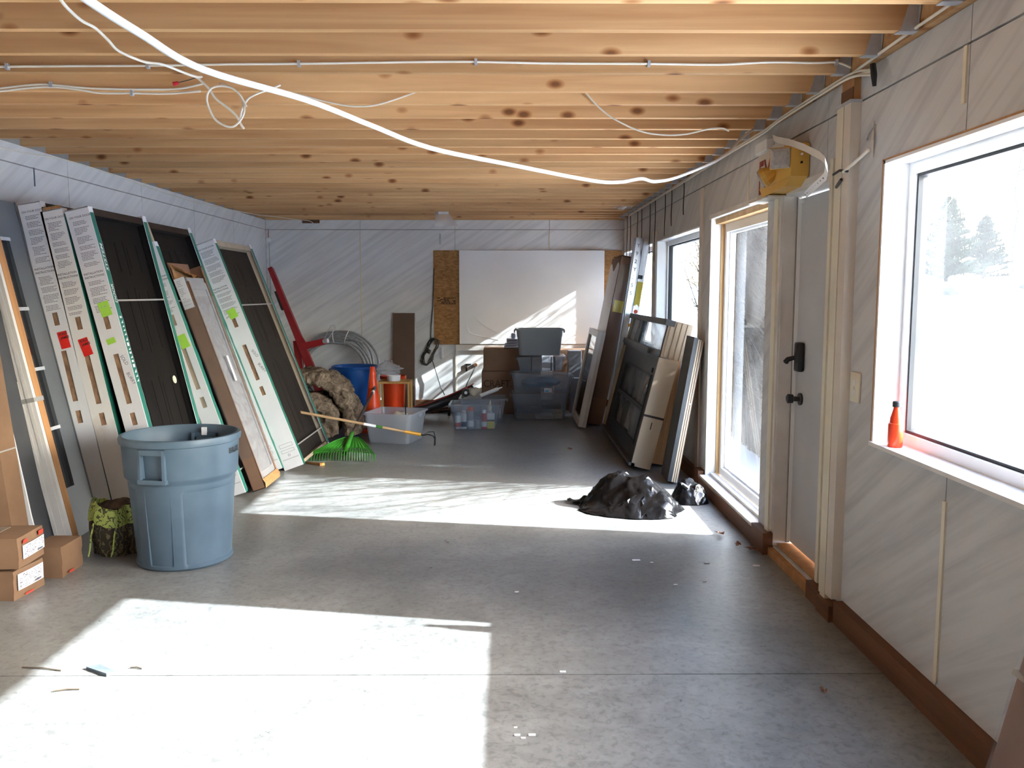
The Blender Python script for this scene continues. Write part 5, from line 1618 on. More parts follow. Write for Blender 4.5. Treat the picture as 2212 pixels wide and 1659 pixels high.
# brown plank lying at the foot of the wall
single('loose_plank', MB().add([(-1.15, 10.45, 0.0), (-0.34, 10.62, 0.0), (-0.34, 10.75, 0.0), (-1.15, 10.60, 0.0), (-1.15, 10.45, 0.03), (-0.34, 10.62, 0.10), (-0.34, 10.75, 0.10), (-1.15, 10.60, 0.03)],
       [(0, 3, 2, 1), (4, 5, 6, 7), (0, 1, 5, 4), (1, 2, 6, 5), (2, 3, 7, 6), (3, 0, 4, 7)]), M['brownwood'], 'dark brown plank lying under the long black bag', 'plank')

# black extension cord hanging in a hank
ec = thing('hanging_power_cable', 'black extension cord hanging in a looped hank left of the flake board', 'cord', (-1.0, 11.07, 0.2))
MB().tube([(-0.935, 11.09, 1.80), (-0.945, 11.09, 1.55), (-0.955, 11.09, 1.30), (-0.98, 11.09, 1.05), (-0.985, 11.085, 0.88)], 0.006, 6).build('cord', M['blackrub'], ec, 'all')
for k in range(7):
    rr = random.Random(30 + k)
    pts = []
    for j in range(25):
        a = 2 * math.pi * j / 24
        lx = 0.050 * math.sin(a) * (1 + 0.5 * abs(math.cos(a))) + rr.uniform(-0.003, 0.003)
        lz = 0.185 * math.cos(a)
        th_ = R(24 + rr.uniform(-9, 9))
        pts.append((-1.01 + lx * math.cos(th_) + lz * math.sin(th_) + 0.004 * k, 11.055 + 0.006 * k * 0.8, 0.72 + lz * math.cos(th_) - lx * math.sin(th_)))
    MB().tube(pts, 0.0055, 6, cap=False).build('hank_loop', M['blackrub'], ec, 'all')
MB().tube([(-1.03, 11.05, 0.735), (-0.99, 11.05, 0.715)], 0.028, 10).build('hank_wrap', M['blackrub'], ec, 'all')
MB().tube([(-0.985, 11.06, 0.66), (-0.95, 11.08, 0.55), (-0.90, 11.08, 0.38), (-0.86, 11.07, 0.25), (-0.83, 11.05, 0.20), (-0.80, 10.9, 0.175)], 0.006, 6).build('cord_tail', M['blackrub'], ec, 'all')
# wall sockets, plugs, hooks
def plate(name, label, x0_, x1_, z0_, z1_, mat, cat='plate'):
    t = thing(name, label, cat, ((x0_ + x1_) / 2, YB - 0.004, z0_))
    MB().bbox((x0_, YB - 0.008, z0_), (x1_, YB - 0.0005, z1_), 0.003, 1).build('plate', mat, t)
    cxm, czm = (x0_ + x1_) / 2, (z0_ + z1_) / 2
    for dz in (-0.3, 0.3):
        MB().tube([(cxm, YB - 0.012, czm + dz * (z1_ - z0_)), (cxm, YB - 0.007, czm + dz * (z1_ - z0_))], 0.006, 8).build('screw', M['galv'], t)
    return t
plate('metal_strap_plate', 'thin steel plate nailed under the flake board corner', -0.868, -0.832, 0.62, 0.775, M['galv'])
plate('metal_strap_plate', 'dark steel tie plate high on the back wall over the flake board', -0.865, -0.842, 2.10, 2.24, M['galv'])
bk = thing('wall_bracket', 'small dark angle bracket on the back wall by the plugged cord', 'bracket', (-0.5, YB - 0.02, 0.46))
MB().box((-0.535, YB - 0.012, 0.46), (-0.515, YB - 0.001, 0.56)).build('upright', M['black'], bk)
MB().box((-0.535, YB - 0.012, 0.545), (-0.465, YB - 0.001, 0.56)).build('arm', M['black'], bk)
pc = thing('plug_cord', 'short dark cord plugged low into the back wall', 'cord', (-0.4, YB - 0.03, 0.3))
MB().tube([(-0.405, YB - 0.045, 0.545), (-0.405, YB - 0.002, 0.545)], 0.024, 10).build('plug', M['brownwood'], pc)
MB().tube([(-0.405, YB - 0.04, 0.53), (-0.45, YB - 0.06, 0.43), (-0.51, YB - 0.1, 0.32), (-0.53, YB - 0.2, 0.26)], 0.008, 6).build('cord', M['blackrub'], pc, 'all')
sb_ = thing('junction_box', 'small white box high in the back left corner with a drop wire', 'box', (-3.055, YB - 0.02, 2.14))
MB().bbox((-3.082, YB - 0.045, 2.13), (-3.03, YB - 0.001, 2.19), 0.008).build('housing', M['white'], sb_, True)
MB().tube([(-3.058, YB - 0.01, 2.19), (-3.06, YB - 0.01, 2.23), (-3.055, YB - 0.01, 2.29)], 0.004, 6).build('lead', M['redtape'], sb_)
MB().tube([(-3.055, YB - 0.01, 2.13), (-3.052, YB - 0.008, 1.6), (-3.055, YB - 0.008, 1.2), (-3.05, YB - 0.008, 0.4)], 0.0035, 5).build('drop_wire', M['conduit'], sb_)

# ------------------------------------------------------------------ rake and cultivator
M['rakegreen'] = pm('green_plastic', (0.032, 0.20, 0.016), (0.024, 0.155, 0.012), rough=0.38, scale=4)
M['handle_dark'] = timber('dark_handle_wood', (0.10, 0.065, 0.045), (0.06, 0.04, 0.03), axis='y', knots=False, objvar=0.03)
M['handle_pine'] = timber('pale_handle_wood', (0.52, 0.33, 0.17), (0.42, 0.26, 0.13), axis='x', knots=False, objvar=0.03)
M['yellow'] = pm('yellow_orange_ferrule', (0.75, 0.36, 0.02), (0.68, 0.31, 0.02), rough=0.4)
rk = thing('leaf_rake', 'green plastic leaf rake resting on its tines, handle leaning back', 'rake', (-1.46, 7.45, 0))
apex = Vector((-1.435, 7.80, 0.165)); 
hn = MB().tube([(-1.445, 7.52, 0.055), (-1.435, 7.80, 0.175), (-1.40, 9.0, 0.475)], [0.014, 0.0135, 0.0125], 10)
hn.build('handle', M['handle_dark'], rk, True)
MB().tube([(-1.403, 8.86, 0.44), (-1.402, 8.91, 0.4525)], 0.016, 10).build('white_band', M['white'], rk)
MB().tube([(-1.402, 8.91, 0.4525), (-1.40, 9.02, 0.48)], 0.015, 10).build('handle_grip', M['slate'], rk, True)
head = MB()
xl, xr = -1.765, -1.165
def fan(u, v):
    # u across, v from the apex (0) to the comb line (1)
    x1_ = xl + (xr - xl) * u
    y1_ = 7.42 + 0.05 * math.sin(math.pi * u)
    z1_ = 0.060 + 0.012 * math.sin(math.pi * u)
    s_ = (u - 0.5) * 2
    e = v ** (0.75)
    x = apex.x + 0.05 * s_ * (1 - v) + (x1_ - apex.x) * e
    y = apex.y - 0.02 + (y1_ - apex.y + 0.02) * v
    z = (apex.z - 0.01) * (1 - v) ** 1.5 + z1_ * (1 - (1 - v) ** 1.5) + 0.006 * math.sin(u * 26 * math.pi) * v + 0.02 * v * (1 - v)
    return Vector((x, y, z))
top = MB().grid(lambda u, v: fan(u, v * 0.62), 105, 14)
top.build('fan_plate', M['rakegreen'], rk, 'all')
for i in range(27):
    u = i / 26
    a, b = fan(u, 0.60), fan(u, 1.0)
    tip = Vector((b.x + (u - 0.5) * 0.015, b.y - 0.025, 0.003))
    tn = MB(); tn.tube([a, a.lerp(b, 0.5) + Vector((0, 0, 0.004)), b, Vector((b.x + (u - .5) * 0.01, b.y - 0.018, b.z * 0.55)), tip], [0.0065, 0.006, 0.0055, 0.0045, 0.003], 5, flat=0.7)
    tn.build('tine', M['rakegreen'], rk)
MB().tube([fan(u_ / 24, 0.93) + Vector((0, 0, 0.004)) for u_ in range(25)], 0.004, 5).build('cross_bar', M['rakegreen'], rk)
MB().tube([fan(u_ / 24, 0.62) for u_ in range(25)], 0.005, 5).build('cross_bar', M['rakegreen'], rk)
rim = MB()
for s in (0, 1):
    rim.tube([fan(s, v / 12) for v in range(13)], 0.006, 6)
rim.build('side_rib', M['rakegreen'], rk)
sk = MB()
sk.tube([(-1.444, 7.50, 0.058), (-1.438, 7.66, 0.125), (-1.435, 7.83, 0.187)], [0.028, 0.023, 0.019], 12, cap=False)
sk.build('socket', M['rakegreen'], rk, True)

cu = thing('hand_cultivator', 'long-handled cultivator with a yellow ferrule lying across the rake and tub', 'cultivator', (-1.2, 8.0, 0.1))
A_ = Vector((-1.80, 7.75, 0.375)); B_ = Vector((-0.83, 8.12, 0.122))
def CP(k): return A_.lerp(B_, k)
MB().tube([CP(-0.15), CP(0.85)], 0.0125, 10).build('handle', M['handle_pine'], cu, True)
MB().tube([CP(0.47), CP(0.58)], 0.0134, 10).build('white_label', M['white'], cu)
MB().tube([CP(0.58), CP(0.64)], 0.0133, 10).build('green_label', M['rakegreen'], cu)
MB().tube([CP(0.85), CP(1.0)], 0.0165, 12).build('ferrule', M['yellow'], cu, True)
e = CP(1.0)
MB().tube([e, e + Vector((0.03, 0.0, -0.006))], 0.007, 8).build('tang', M['black'], cu)
for k, (dy, h1) in enumerate(((-0.05, 0.0), (0.03, 0.03), (0.0, -0.01))):
    b0 = e + Vector((0.025, 0, -0.006))
    MB().tube([b0, b0 + Vector((0.05, dy * 0.7, 0.012 + h1 * 0.5)), b0 + Vector((0.10, dy, 0.0 + h1)), b0 + Vector((0.115, dy, -0.03)), b0 + Vector((0.112, dy - 0.005, -0.095 + 0.0 * h1))], [0.006, 0.005, 0.005, 0.005, 0.006], 6).build('prong', M['black'], cu)
wn_ = thing('wood_offcut', 'small split pine offcut lying by the rake tines', 'offcut', (-1.66, 7.28, 0))
MB().add([(-1.76, 7.33, 0.001), (-1.60, 7.22, 0.001), (-1.575, 7.25, 0.001), (-1.74, 7.36, 0.001), (-1.76, 7.33, 0.018), (-1.60, 7.22, 0.022), (-1.575, 7.25, 0.020), (-1.74, 7.36, 0.012)],
         [(0, 3, 2, 1), (4, 5, 6, 7), (0, 1, 5, 4), (1, 2, 6, 5), (2, 3, 7, 6), (3, 0, 4, 7)]).build('split_face', M['jambwood'], wn_)
MB().add([(-1.605, 7.217, 0.0005), (-1.57, 7.248, 0.0005), (-1.572, 7.25, 0.023), (-1.603, 7.219, 0.024), (-1.61, 7.23, 0.0005), (-1.585, 7.255, 0.0005), (-1.585, 7.255, 0.022), (-1.61, 7.23, 0.022)],
         [(0, 1, 2, 3), (4, 7, 6, 5), (0, 4, 5, 1), (1, 5, 6, 2), (2, 6, 7, 3), (3, 7, 4, 0)]).build('cut_end', M['yellow'], wn_)
# ------------------------------------------------------------------ units leaning on the right wall
def leanR(bx, bz, tx, tz, y):
    """frame for a slab leaning to the right: u across (towards the wall), v into the room, w up"""
    t = math.atan2(tx - bx, tz - bz)
    u = Vector((math.cos(t), 0, -math.sin(t))); wv = Vector((math.sin(t), 0, math.cos(t)))
    return Matrix(((u.x, 0, wv.x, bx), (0, 1, 0, y), (u.z, 0, wv.z, bz), (0, 0, 0, 1)))
M['charcoal'] = pm('charcoal_door_skin', (0.030, 0.031, 0.034), (0.020, 0.021, 0.023), rough=0.45, scale=5)
M['charmould'] = pm('charcoal_moulding', (0.085, 0.088, 0.092), (0.07, 0.073, 0.077), rough=0.5)
M['greyglass'] = glass_mat('pale_reflection_glass', tint=(0.80, 0.84, 0.86), veil=0.25)  # strong milky scatter paints in the pale reflections of these lites
M['bandblk'] = pm('dark_strap', (0.03, 0.015, 0.015), rough=0.5)

# long charcoal door lying on its edge
Mx = leanR(1.035, 0.05, 1.255, 0.945, 6.98)
T, W, Hh = 0.165, 2.12, 0.93
R1 = thing('charcoal_doorset', 'charcoal door lying on its long edge, two glass lites and a tan jamb end', 'door', M=Mx)
hz = [(0.30, 1.80, 0.16, 0.43), (0.30, 1.80, 0.47, 0.74)]
mb = MB()
for (a, b, c, e) in rects(0.02, W, 0.015, Hh, hz): uvbox(mb, 0.03, 0.075, a, b, c, e)
sl_ = part('door_slab', mb, M['charcoal'], R1)
for (a, b, c, e) in hz:
    part('glass_lite', uvbox(MB(), 0.048, 0.056, a, b, c, e), M['greyglass'], R1)
    fm = MB()
    for (p, q, r_, s_) in rects(a - 0.018, b + 0.018, c - 0.018, e + 0.018, [(a, b, c, e)]): uvbox(fm, 0.02, 0.03, p, q, r_, s_)
    part('lite_frame', fm, M['charcoal'], sl_)
part('back_board', uvbox(MB(), 0.092, 0.097, 0.04, W, 0.03, Hh), M['wall_r'], R1)
part('end_jamb', uvbox(MB(), 0.0, T, 0.0, 0.03, 0.0, Hh), M['primed'], R1)
part('end_jamb', uvbox(MB(), 0.0, 0.10, W, W + 0.03, 0.0, Hh), M['primed'], R1)
part('bottom_sill', uvbox(MB(), -0.02, 0.03, 0.0, W + 0.03, 0.0, 0.025), M['charmould'], R1)
part('top_jamb', uvbox(MB(), 0.0, 0.098, 0.03, W, Hh - 0.02, Hh), M['charmould'], R1)
st_ = MB(); uvbox(st_, -0.003, T + 0.003, -0.004, 0.034, Hh * 0.46, Hh * 0.46 + 0.018)
part('strap', st_, M['bandblk'], R1)
part('lock_rose', MB().tube([(0.022, 0.30, 0.80), (0.032, 0.30, 0.80)], 0.022, 14), M['browndoor'], R1, True)
part('end_slot', uvbox(MB(), 0.075, 0.083, -0.0015, 0.004, 0.33, 0.39), M['black'], R1)

# transom unit on top of it
Mx2 = Mx @ Matrix.Translation((0.012, 0.03, Hh + 0.004))
TR = thing('transom_unit', 'glazed transom with grey moulding lying on top of the charcoal door', 'transom', M=Mx2)
Ht, Wt = 0.315, 2.06
part('end_jamb', uvbox(MB(), 0.0, 0.20, 0.0, 0.024, 0.0, Ht), M['primed'], TR)
for k in range(4):
    part('flute', uvbox(MB(), 0.02 + 0.045 * k, 0.05 + 0.045 * k, -0.006, 0.0, 0.008, Ht - 0.008), M['primed'], TR)
part('end_jamb', uvbox(MB(), 0.0, 0.16, Wt - 0.024, Wt, 0.0, Ht), M['primed'], TR)
part('top_moulding', uvbox(MB(), -0.03, 0.05, -0.01, Wt, Ht - 0.05, Ht), M['charmould'], TR)
part('bottom_moulding', uvbox(MB(), -0.03, 0.05, 0.024, Wt, 0.0, 0.05), M['charmould'], TR)
part('mullion', uvbox(MB(), -0.005, 0.06, 1.28, 1.32, 0.05, Ht - 0.05), M['charcoal'], TR)
part('end_stile', uvbox(MB(), -0.005, 0.06, 0.024, 0.06, 0.05, Ht - 0.05), M['charcoal'], TR)
for (a, b) in ((0.06, 1.28), (1.32, Wt - 0.024)):
    part('glass_pane', uvbox(MB(), 0.018, 0.024, a, b, 0.05, Ht - 0.05), M['greyglass'], TR)
for k in range(7):
    part('ribbed_liner', uvbox(MB(), 0.036, 0.042, 1.335 + 0.098 * k, 1.335 + 0.098 * k + 0.085, 0.05, Ht - 0.05), M['white'], TR)
part('loose_sash_rail', uvbox(MB(), -0.055, -0.03, 0.35, 1.35, 0.0, 0.045), M['charmould'], TR)

# pine and white edged doorset behind the charcoal door
Mx = leanR(1.235, 0.035, 1.375, 0.985, 7.14)
R3 = thing('pine_doorset', 'pine-jambed doorset with a white edge standing behind the charcoal door', 'door', M=Mx)
part('pine_jamb', uvbox(MB(), 0.0, 0.062, 0.0, 1.75, 0.0, 0.95), M['jambwood'], R3)
part('pine_jamb', uvbox(MB(), 0.064, 0.105, 0.0, 1.75, 0.0, 0.945), M['jambwood'], R3)
part('white_edge', uvbox(MB(), 0.107, 0.120, 0.0, 1.75, 0.03, 0.955), M['whitewood'], R3)
sc_ = MB(); sc_.tube([(0.03, -0.002, 0.28), (0.055, -0.002, 0.33), (0.04, -0.002, 0.36), (0.07, -0.002, 0.38)], 0.002, 4)
part('pencil_scrawl', sc_, M['ink'], R3)

# dark boards with layered edges
Mx = leanR(1.245, 0.03, 1.432, 1.155, 6.47)
R4 = thing('board_bundle', 'bundle of dark boards with pale layered edges leaning by the tall window', 'boards', M=Mx)
part('dark_board', uvbox(MB(), 0.0, 0.030, 0.0, 0.28, 0.0, 1.13), M['charcoal'], R4)
for k in range(3):
    part('thin_board', uvbox(MB(), 0.032 + 0.016 * k, 0.0425 + 0.016 * k, 0.0, 0.28, 0.0, 1.12 - 0.004 * k), M['primed'], R4)
    part('core_board', uvbox(MB(), 0.0428 + 0.016 * k, 0.0477 + 0.016 * k, 0.004, 0.28, 0.0, 1.11), M['brownwood'], R4)
part('bolt', MB().tube([(0.06, -0.004, 0.62), (0.06, 0.002, 0.62)], 0.006, 8), M['alu'], R4)

# tall brown and white wrapped pack
Mx = leanR(0.905, 0.035, 1.268, 1.90, 9.42)
R6 = thing('tall_pack', 'tall brown carton with one side in white wrap leaning in the back right corner', 'package', M=Mx)
part('carton', uvbox(MB(), 0.0, 0.16, 0.0, 0.86, 0.0, 1.88), M['board2'], R6)
part('white_wrap', MB().grid(lambda a, b: (-0.004 - 0.004 * abs(noise.noise((a * 6, b * 14, 2))), 0.01 + 0.84 * a, 0.35 + (1.42 + 0.05 * math.sin(a * 9)) * b), 12, 40), M['white'], R6, 'all')
part('crushed_top', MB().grid(lambda a, b: (0.0 + 0.16 * a, 0.0 + 0.86 * b, 1.88 + 0.02 * noise.noise((a * 5, b * 9, 1)) + 0.015), 8, 18), M['board3'], R6)
part('yellow_label', uvbox(MB(), 0.02, 0.13, -0.003, -0.0008, 1.27, 1.40), M['canyellow'], R6)
part('film_edge', MB().grid(lambda a, b: (0.0 + 0.165 * a, -0.004 - 0.005 * abs(noise.noise((a * 8, b * 30, 4))), 0.3 + 1.5 * b), 8, 60), M['wrap'], R6, 'all')

# white sidelight sash
Mx = leanR(0.785, 0.02, 1.0, 1.085, 9.25)
R5 = thing('glazed_sidelight', 'narrow white-framed sidelight panel leaning against the tall brown pack', 'sidelight', M=Mx)
fm = MB()
W5, H5 = 0.98, 1.07
for (p, q, r_, s_) in rects(0.0, W5, 0.0, H5, [(0.07, W5 - 0.07, 0.07, H5 - 0.07)]): uvbox(fm, 0.0, 0.045, p, q, r_, s_)
part('sash_frame', fm, M['white'], R5)
part('glass_pane', uvbox(MB(), 0.018, 0.024, 0.07, W5 - 0.07, 0.07, H5 - 0.07), M['glassdark'], R5)
part('dark_grille', uvbox(MB(), 0.026, 0.032, 0.07, W5 - 0.07, 0.07, 0.74), M['charcoal'], R5)
part('end_trim', uvbox(MB(), 0.045, 0.085, 0.0, 0.02, 0.0, H5), M['whitewood'], R5)

# aluminium ladder
Mx = leanR(1.085, 0.0, 1.385, 2.075, 9.17)
LD = thing('extension_ladder', 'aluminium extension ladder standing upright by the far windows', 'ladder', M=Mx)
LL = 2.09
def rail(u0, v0):
    mb = MB(); uvbox(mb, u0, u0 + 0.068, v0, v0 + 0.006, 0, LL); uvbox(mb, u0, u0 + 0.004, v0, v0 + 0.028, 0, LL); uvbox(mb, u0 + 0.064, u0 + 0.068, v0, v0 + 0.028, 0, LL)
    return mb
part('side_rail', rail(0.0, 0.0), M['alu'], LD)
part('side_rail', rail(0.080, 0.0), M['alu'], LD)
part('side_rail', rail(0.0, 0.16), M['alu'], LD)
part('side_rail', rail(0.080, 0.16), M['alu'], LD)
for k in range(7):
    for u0 in (0.034, 0.114):
        part('rung', MB().tube([(u0, -0.004, 0.17 + 0.30 * k), (u0, 0.19, 0.17 + 0.30 * k)], 0.016, 10), M['alu'], LD, True)
tx = MB()
for k, ch in enumerate('Y92Y5S5'):
    text_mb(ch, 0.055, frame((0.018, -0.0015, LL - 0.10 - 0.085 * k), (1, 0, 0), (0, 0, 1)), mb=tx, offset=0.0008)
part('number_lettering', tx, M['ink'], LD)['kind'] = 'stuff'
part('warning_label', uvbox(MB(), 0.084, 0.144, -0.0025, -0.0005, LL - 0.72, LL - 0.46), M['canyellow'], LD)
part('orange_sticker', MB().tube([(0.115, -0.0025, LL - 0.78), (0.115, -0.0005, LL - 0.78)], 0.022, 14), M['orange'], LD)
part('rail_clip', uvbox(MB(), 0.06, 0.15, -0.02, 0.0, LL - 0.95, LL - 0.915), M['yellow'], LD)
part('rail_bracket', uvbox(MB(), 0.08, 0.13, -0.014, 0.0, LL - 0.43, LL - 0.39), M['black'], LD)

# ------------------------------------------------------------------ black trash bags
M['trashbag'] = pm('black_trash_bag', (0.006, 0.006, 0.007), (0.004, 0.004, 0.0045), rough=0.2, scale=5, spec=0.42, bump=0.45, bscale=20)
def crumple(lumps, x0_, x1_, y0_, y1_, nx, ny, seed, amp, rot=0.0, c=(0, 0)):
    """thin black film draped over soft lumps: coarse facets, long creases, ragged outline"""
    rnd = random.Random(seed)
    vs = []; fs = []
    for i in range(nx):
        for j in range(ny):
            s_ = i / (nx - 1) * 2 - 1; t_ = j / (ny - 1) * 2 - 1
            # round the corners of the sheet
            k = math.sqrt(1 - 0.42 * t_ * t_); m_ = math.sqrt(1 - 0.42 * s_ * s_)
            u, v = s_ * k, t_ * m_
            rag = 1 + 0.10 * noise.noise((u * 2 + seed, v * 2, 0)) + 0.05 * noise.noise((u * 6, v * 6 + seed, 3))
            x = (x0_ + x1_) / 2 + u * rag * (x1_ - x0_) / 2; y = (y0_ + y1_) / 2 + v * rag * (y1_ - y0_) / 2
            if 0 < i < nx - 1 and 0 < j < ny - 1:
                x += rnd.uniform(-.35, .35) * (x1_ - x0_) / nx; y += rnd.uniform(-.35, .35) * (y1_ - y0_) / ny
            h = 0
            for (lx, ly, lh, sx_, sy_) in lumps:
                h = max(h, lh * math.exp(-((x - lx) / sx_) ** 2 - ((y - ly) / sy_) ** 2)) if True else h
            e = max(0.0, 1 - max(abs(s_), abs(t_)) ** 5)
            q = Vector((x * 4.0 + y * 3.0 + seed, -x * 5 + y * 9.0, 0.7))
            rg = 1 - abs(noise.noise(q)) * 2.4
            rg2 = 1 - abs(noise.noise(q * 2.2 + Vector((5, 2, 8)))) * 2.4
            h = h * e + e * (amp * rg + amp * 0.45 * rg2 + amp * 0.30 * rnd.uniform(-1, 1)) * min(1, 0.25 + h * 8)
            vs.append(Vector((x, y, max(0.003, h + 0.006))))
    for i in range(nx - 1):
        for j in range(ny - 1):
            a_, b_, c_, d_ = i*ny+j, (i+1)*ny+j, (i+1)*ny+j+1, i*ny+j+1
            fs += [(a_, b_, c_), (a_, c_, d_)] if rnd.random() < 0.5 else [(a_, b_, d_), (b_, c_, d_)]
    if rot:
        cr, sr = math.cos(rot), math.sin(rot)
        vs = [Vector((c[0] + (v.x - c[0]) * cr - (v.y - c[1]) * sr, c[1] + (v.x - c[0]) * sr + (v.y - c[1]) * cr, v.z)) for v in vs]
    return MB().add(vs, fs)
t = thing('trash_bag', 'big limp black trash bag lying in the sun patch', 'trash bag', (0.84, 5.74, 0), 'black trash bags')
mb = crumple([(0.75, 5.83, 0.235, 0.22, 0.17), (0.92, 5.75, 0.205, 0.24, 0.18), (1.10, 5.67, 0.14, 0.18, 0.15), (0.58, 5.87, 0.13, 0.13, 0.11), (0.97, 5.58, 0.10, 0.28, 0.11)], 0.50, 1.20, 5.46, 6.0, 40, 28, 4, 0.020, R(-14), (0.85, 5.73))
mb.build('sack', M['trashbag'], t, True)
# flat empty tail of the bag spread on the floor to the left
mb = MB()
def tail(u, v):
    x = 0.43 + 0.30 * u; y = 5.93 + 0.26 * (v - 0.5) * (0.35 + u) - 0.08 * u
    q = Vector((x * 9, y * 14, 1))
    return (x, y, 0.006 + 0.05 * u * (1 - (2 * v - 1) ** 2) + 0.035 * max(0, 1 - abs(noise.noise(q)) * 3) * (0.4 + u))
mb.grid(tail, 30, 18)
mb.build('loose_tail', M['trashbag'], t, True)
t = thing('trash_bag', 'small full black trash bag by the foot of the tall window', 'trash bag', (1.31, 5.95, 0), 'black trash bags')
mb = crumple([(1.30, 5.95, 0.155, 0.12, 0.12), (1.38, 5.94, 0.10, 0.07, 0.10)], 1.17, 1.44, 5.82, 6.09, 20, 20, 9, 0.022)
mb.build('sack', M['trashbag'], t, True)
MB().tube([(1.26, 5.86, 0.12), (1.22, 5.83, 0.155), (1.205, 5.82, 0.15)], [0.02, 0.012, 0.022], 8).build('knot', M['trashbag'], t, True)

# ------------------------------------------------------------------ emergency light with exit sign
M['emyellow'] = pm('yellowed_plastic', (0.70, 0.42, 0.09), (0.62, 0.35, 0.07), rough=0.45, scale=3)
M['lens'] = pm('ribbed_lens', (0.42, 0.38, 0.34), (0.34, 0.30, 0.27), rough=0.3, scale=60)
M['exitred'] = pm('exit_red', (0.20, 0.012, 0.02), rough=0.5)
M['exitwhite'] = pm('aged_white_face', (0.58, 0.52, 0.44), (0.50, 0.44, 0.37), rough=0.6)
em = thing('emergency_light', 'yellowed emergency light with two lamp heads and a broken EXIT face above the door', 'emergency light', (1.46, 4.6, 2.04))
bm_ = MB(); bm_.bbox((WR - 0.098, 4.32, 2.055), (WR - 0.001, 4.66, 2.225), 0.012)
bm_.build('housing', M['emyellow'], em, True)
MB().prism([(4.34, 2.056), (4.86, 2.056), (4.80, 2.005), (4.42, 2.02)], WR - 0.092, WR - 0.005, 'x').build('lower_cover', M['emyellow'], em)
MB().box((WR - 0.10, 4.66, 1.995), (WR - 0.005, 5.06, 2.003)).build('broken_edge', M['exitwhite'], em)
ex = MB().box((WR - 0.022, 4.67, 2.03), (WR - 0.001, 5.14, 2.30)).build('exit_face', M['exitwhite'], em)
tx = text_mb('EXIT', 0.27, frame((WR - 0.0235, 5.12, 2.055), (0, -1, 0), (0, 0, 1)), sx=0.72, offset=0.004)
tx.build('exit_lettering', M['exitred'], ex)['kind'] = 'stuff'
def lamp_head(c, d, r):
    c, d = Vector(c), Vector(d).normalized()
    hd = MB().tube([c - d * 0.075, c - d * 0.06, c - d * 0.02, c, c + d * 0.006], [0.02, r * 0.62, r * 0.98, r, r * 0.96], 4 if r > 0.06 else 16, cap=True, up=Vector((0, 0, 1)) + d.cross(Vector((0, 0, 1))).normalized())
    h = hd.build('lamp_head', M['emyellow'], em)
    MB().tube([c + d * 0.004, c + d * 0.014, c + d * 0.020], [r * 0.93, r * 0.9, r * 0.6], 4 if r > 0.06 else 16, up=Vector((0, 0, 1)) + d.cross(Vector((0, 0, 1))).normalized()).build('lens', M['lens'], h)
lamp_head((1.375, 4.36, 2.15), (-0.45, -0.85, -0.12), 0.075)
lamp_head((1.36, 4.60, 2.085), (-0.8, 0.35, -0.45), 0.05)
MB().tube([(WR - 0.06, 4.45, 2.18), (1.40, 4.41, 2.16)], 0.018, 10).build('swivel', M['emyellow'], em)
MB().tube([(WR - 0.06, 4.62, 2.10), (1.39, 4.60, 2.095)], 0.018, 10).build('swivel', M['emyellow'], em)
for z, mt in ((2.165, 'white'), (2.125, 'black')):
    MB().tube([(WR - 0.045, 4.312, z), (WR - 0.045, 4.322, z)], 0.006, 8).build('test_button', M[mt], em)
MB().bbox((WR - 0.05, 4.90, 2.28), (WR - 0.001, 5.12, 2.345), 0.006).build('junction_cover', M['whitewood'], em)
# bent plastic corner bead dangling over the door
mb = MB()
sp = [(1.485, 4.85, 2.337), (1.44, 4.62, 2.285), (1.37, 4.22, 2.205), (1.30, 3.80, 2.110), (1.235, 3.42, 2.015), (1.215, 3.30, 1.975)]
def ribbon(mb, pts, wd, up):
    vs = []; fs = []
    for p in pts:
        p = Vector(p); vs += [p + Vector(up) * wd / 2, p - Vector(up) * wd / 2]
    for i in range(len(pts) - 1): fs.append((2*i, 2*i+1, 2*i+3, 2*i+2))
    mb.add(vs, fs)
cbd = thing('corner_bead', 'bent white perforated plastic strip hanging from the exit light to the door head', 'strip', (1.35, 4.0, 1.95))
ribbon(mb, sp, 0.036, (-0.25, 0, 0.97)); mb.build('upper_strip', M['creampink'], cbd)
mb = MB(); ribbon(mb, [(1.215, 3.30, 1.975), (1.21, 3.28, 1.945), (1.25, 3.40, 1.932), (1.33, 3.72, 1.94), (1.41, 4.03, 1.95), (1.485, 4.30, 1.962)], 0.030, (-0.35, 0, 0.94)); mb.build('lower_strip', M['white'], cbd)
for k in range(9):
    q = Vector((1.25, 3.40, 1.932)).lerp(Vector((1.485, 4.30, 1.962)), (k + 0.5) / 9)
    MB().tube([q + Vector((-0.004, -0.001, -0.002)), q + Vector((-0.0015, 0, 0))], 0.003, 6).build('perforation', M['ink'], cbd)

# outlet plate on the right wall
ot = thing('outlet_plate', 'cream outlet cover plate on the right wall beside the cream battens', 'outlet', (WR, 3.65, 1.01))
MB().bbox((WR - 0.010, 3.60, 1.008), (WR - 0.0005, 3.695, 1.138), 0.004).build('plate', M['cream'], ot, True)
for z in (1.052, 1.094):
    MB().bbox((WR - 0.0125, 3.634, z - 0.014), (WR - 0.008, 3.664, z + 0.014), 0.003).build('socket', M['whitewood'], ot)
MB().tube([(WR - 0.0125, 3.648, 1.073), (WR - 0.008, 3.648, 1.073)], 0.004, 8).build('screw', M['galv'], ot)

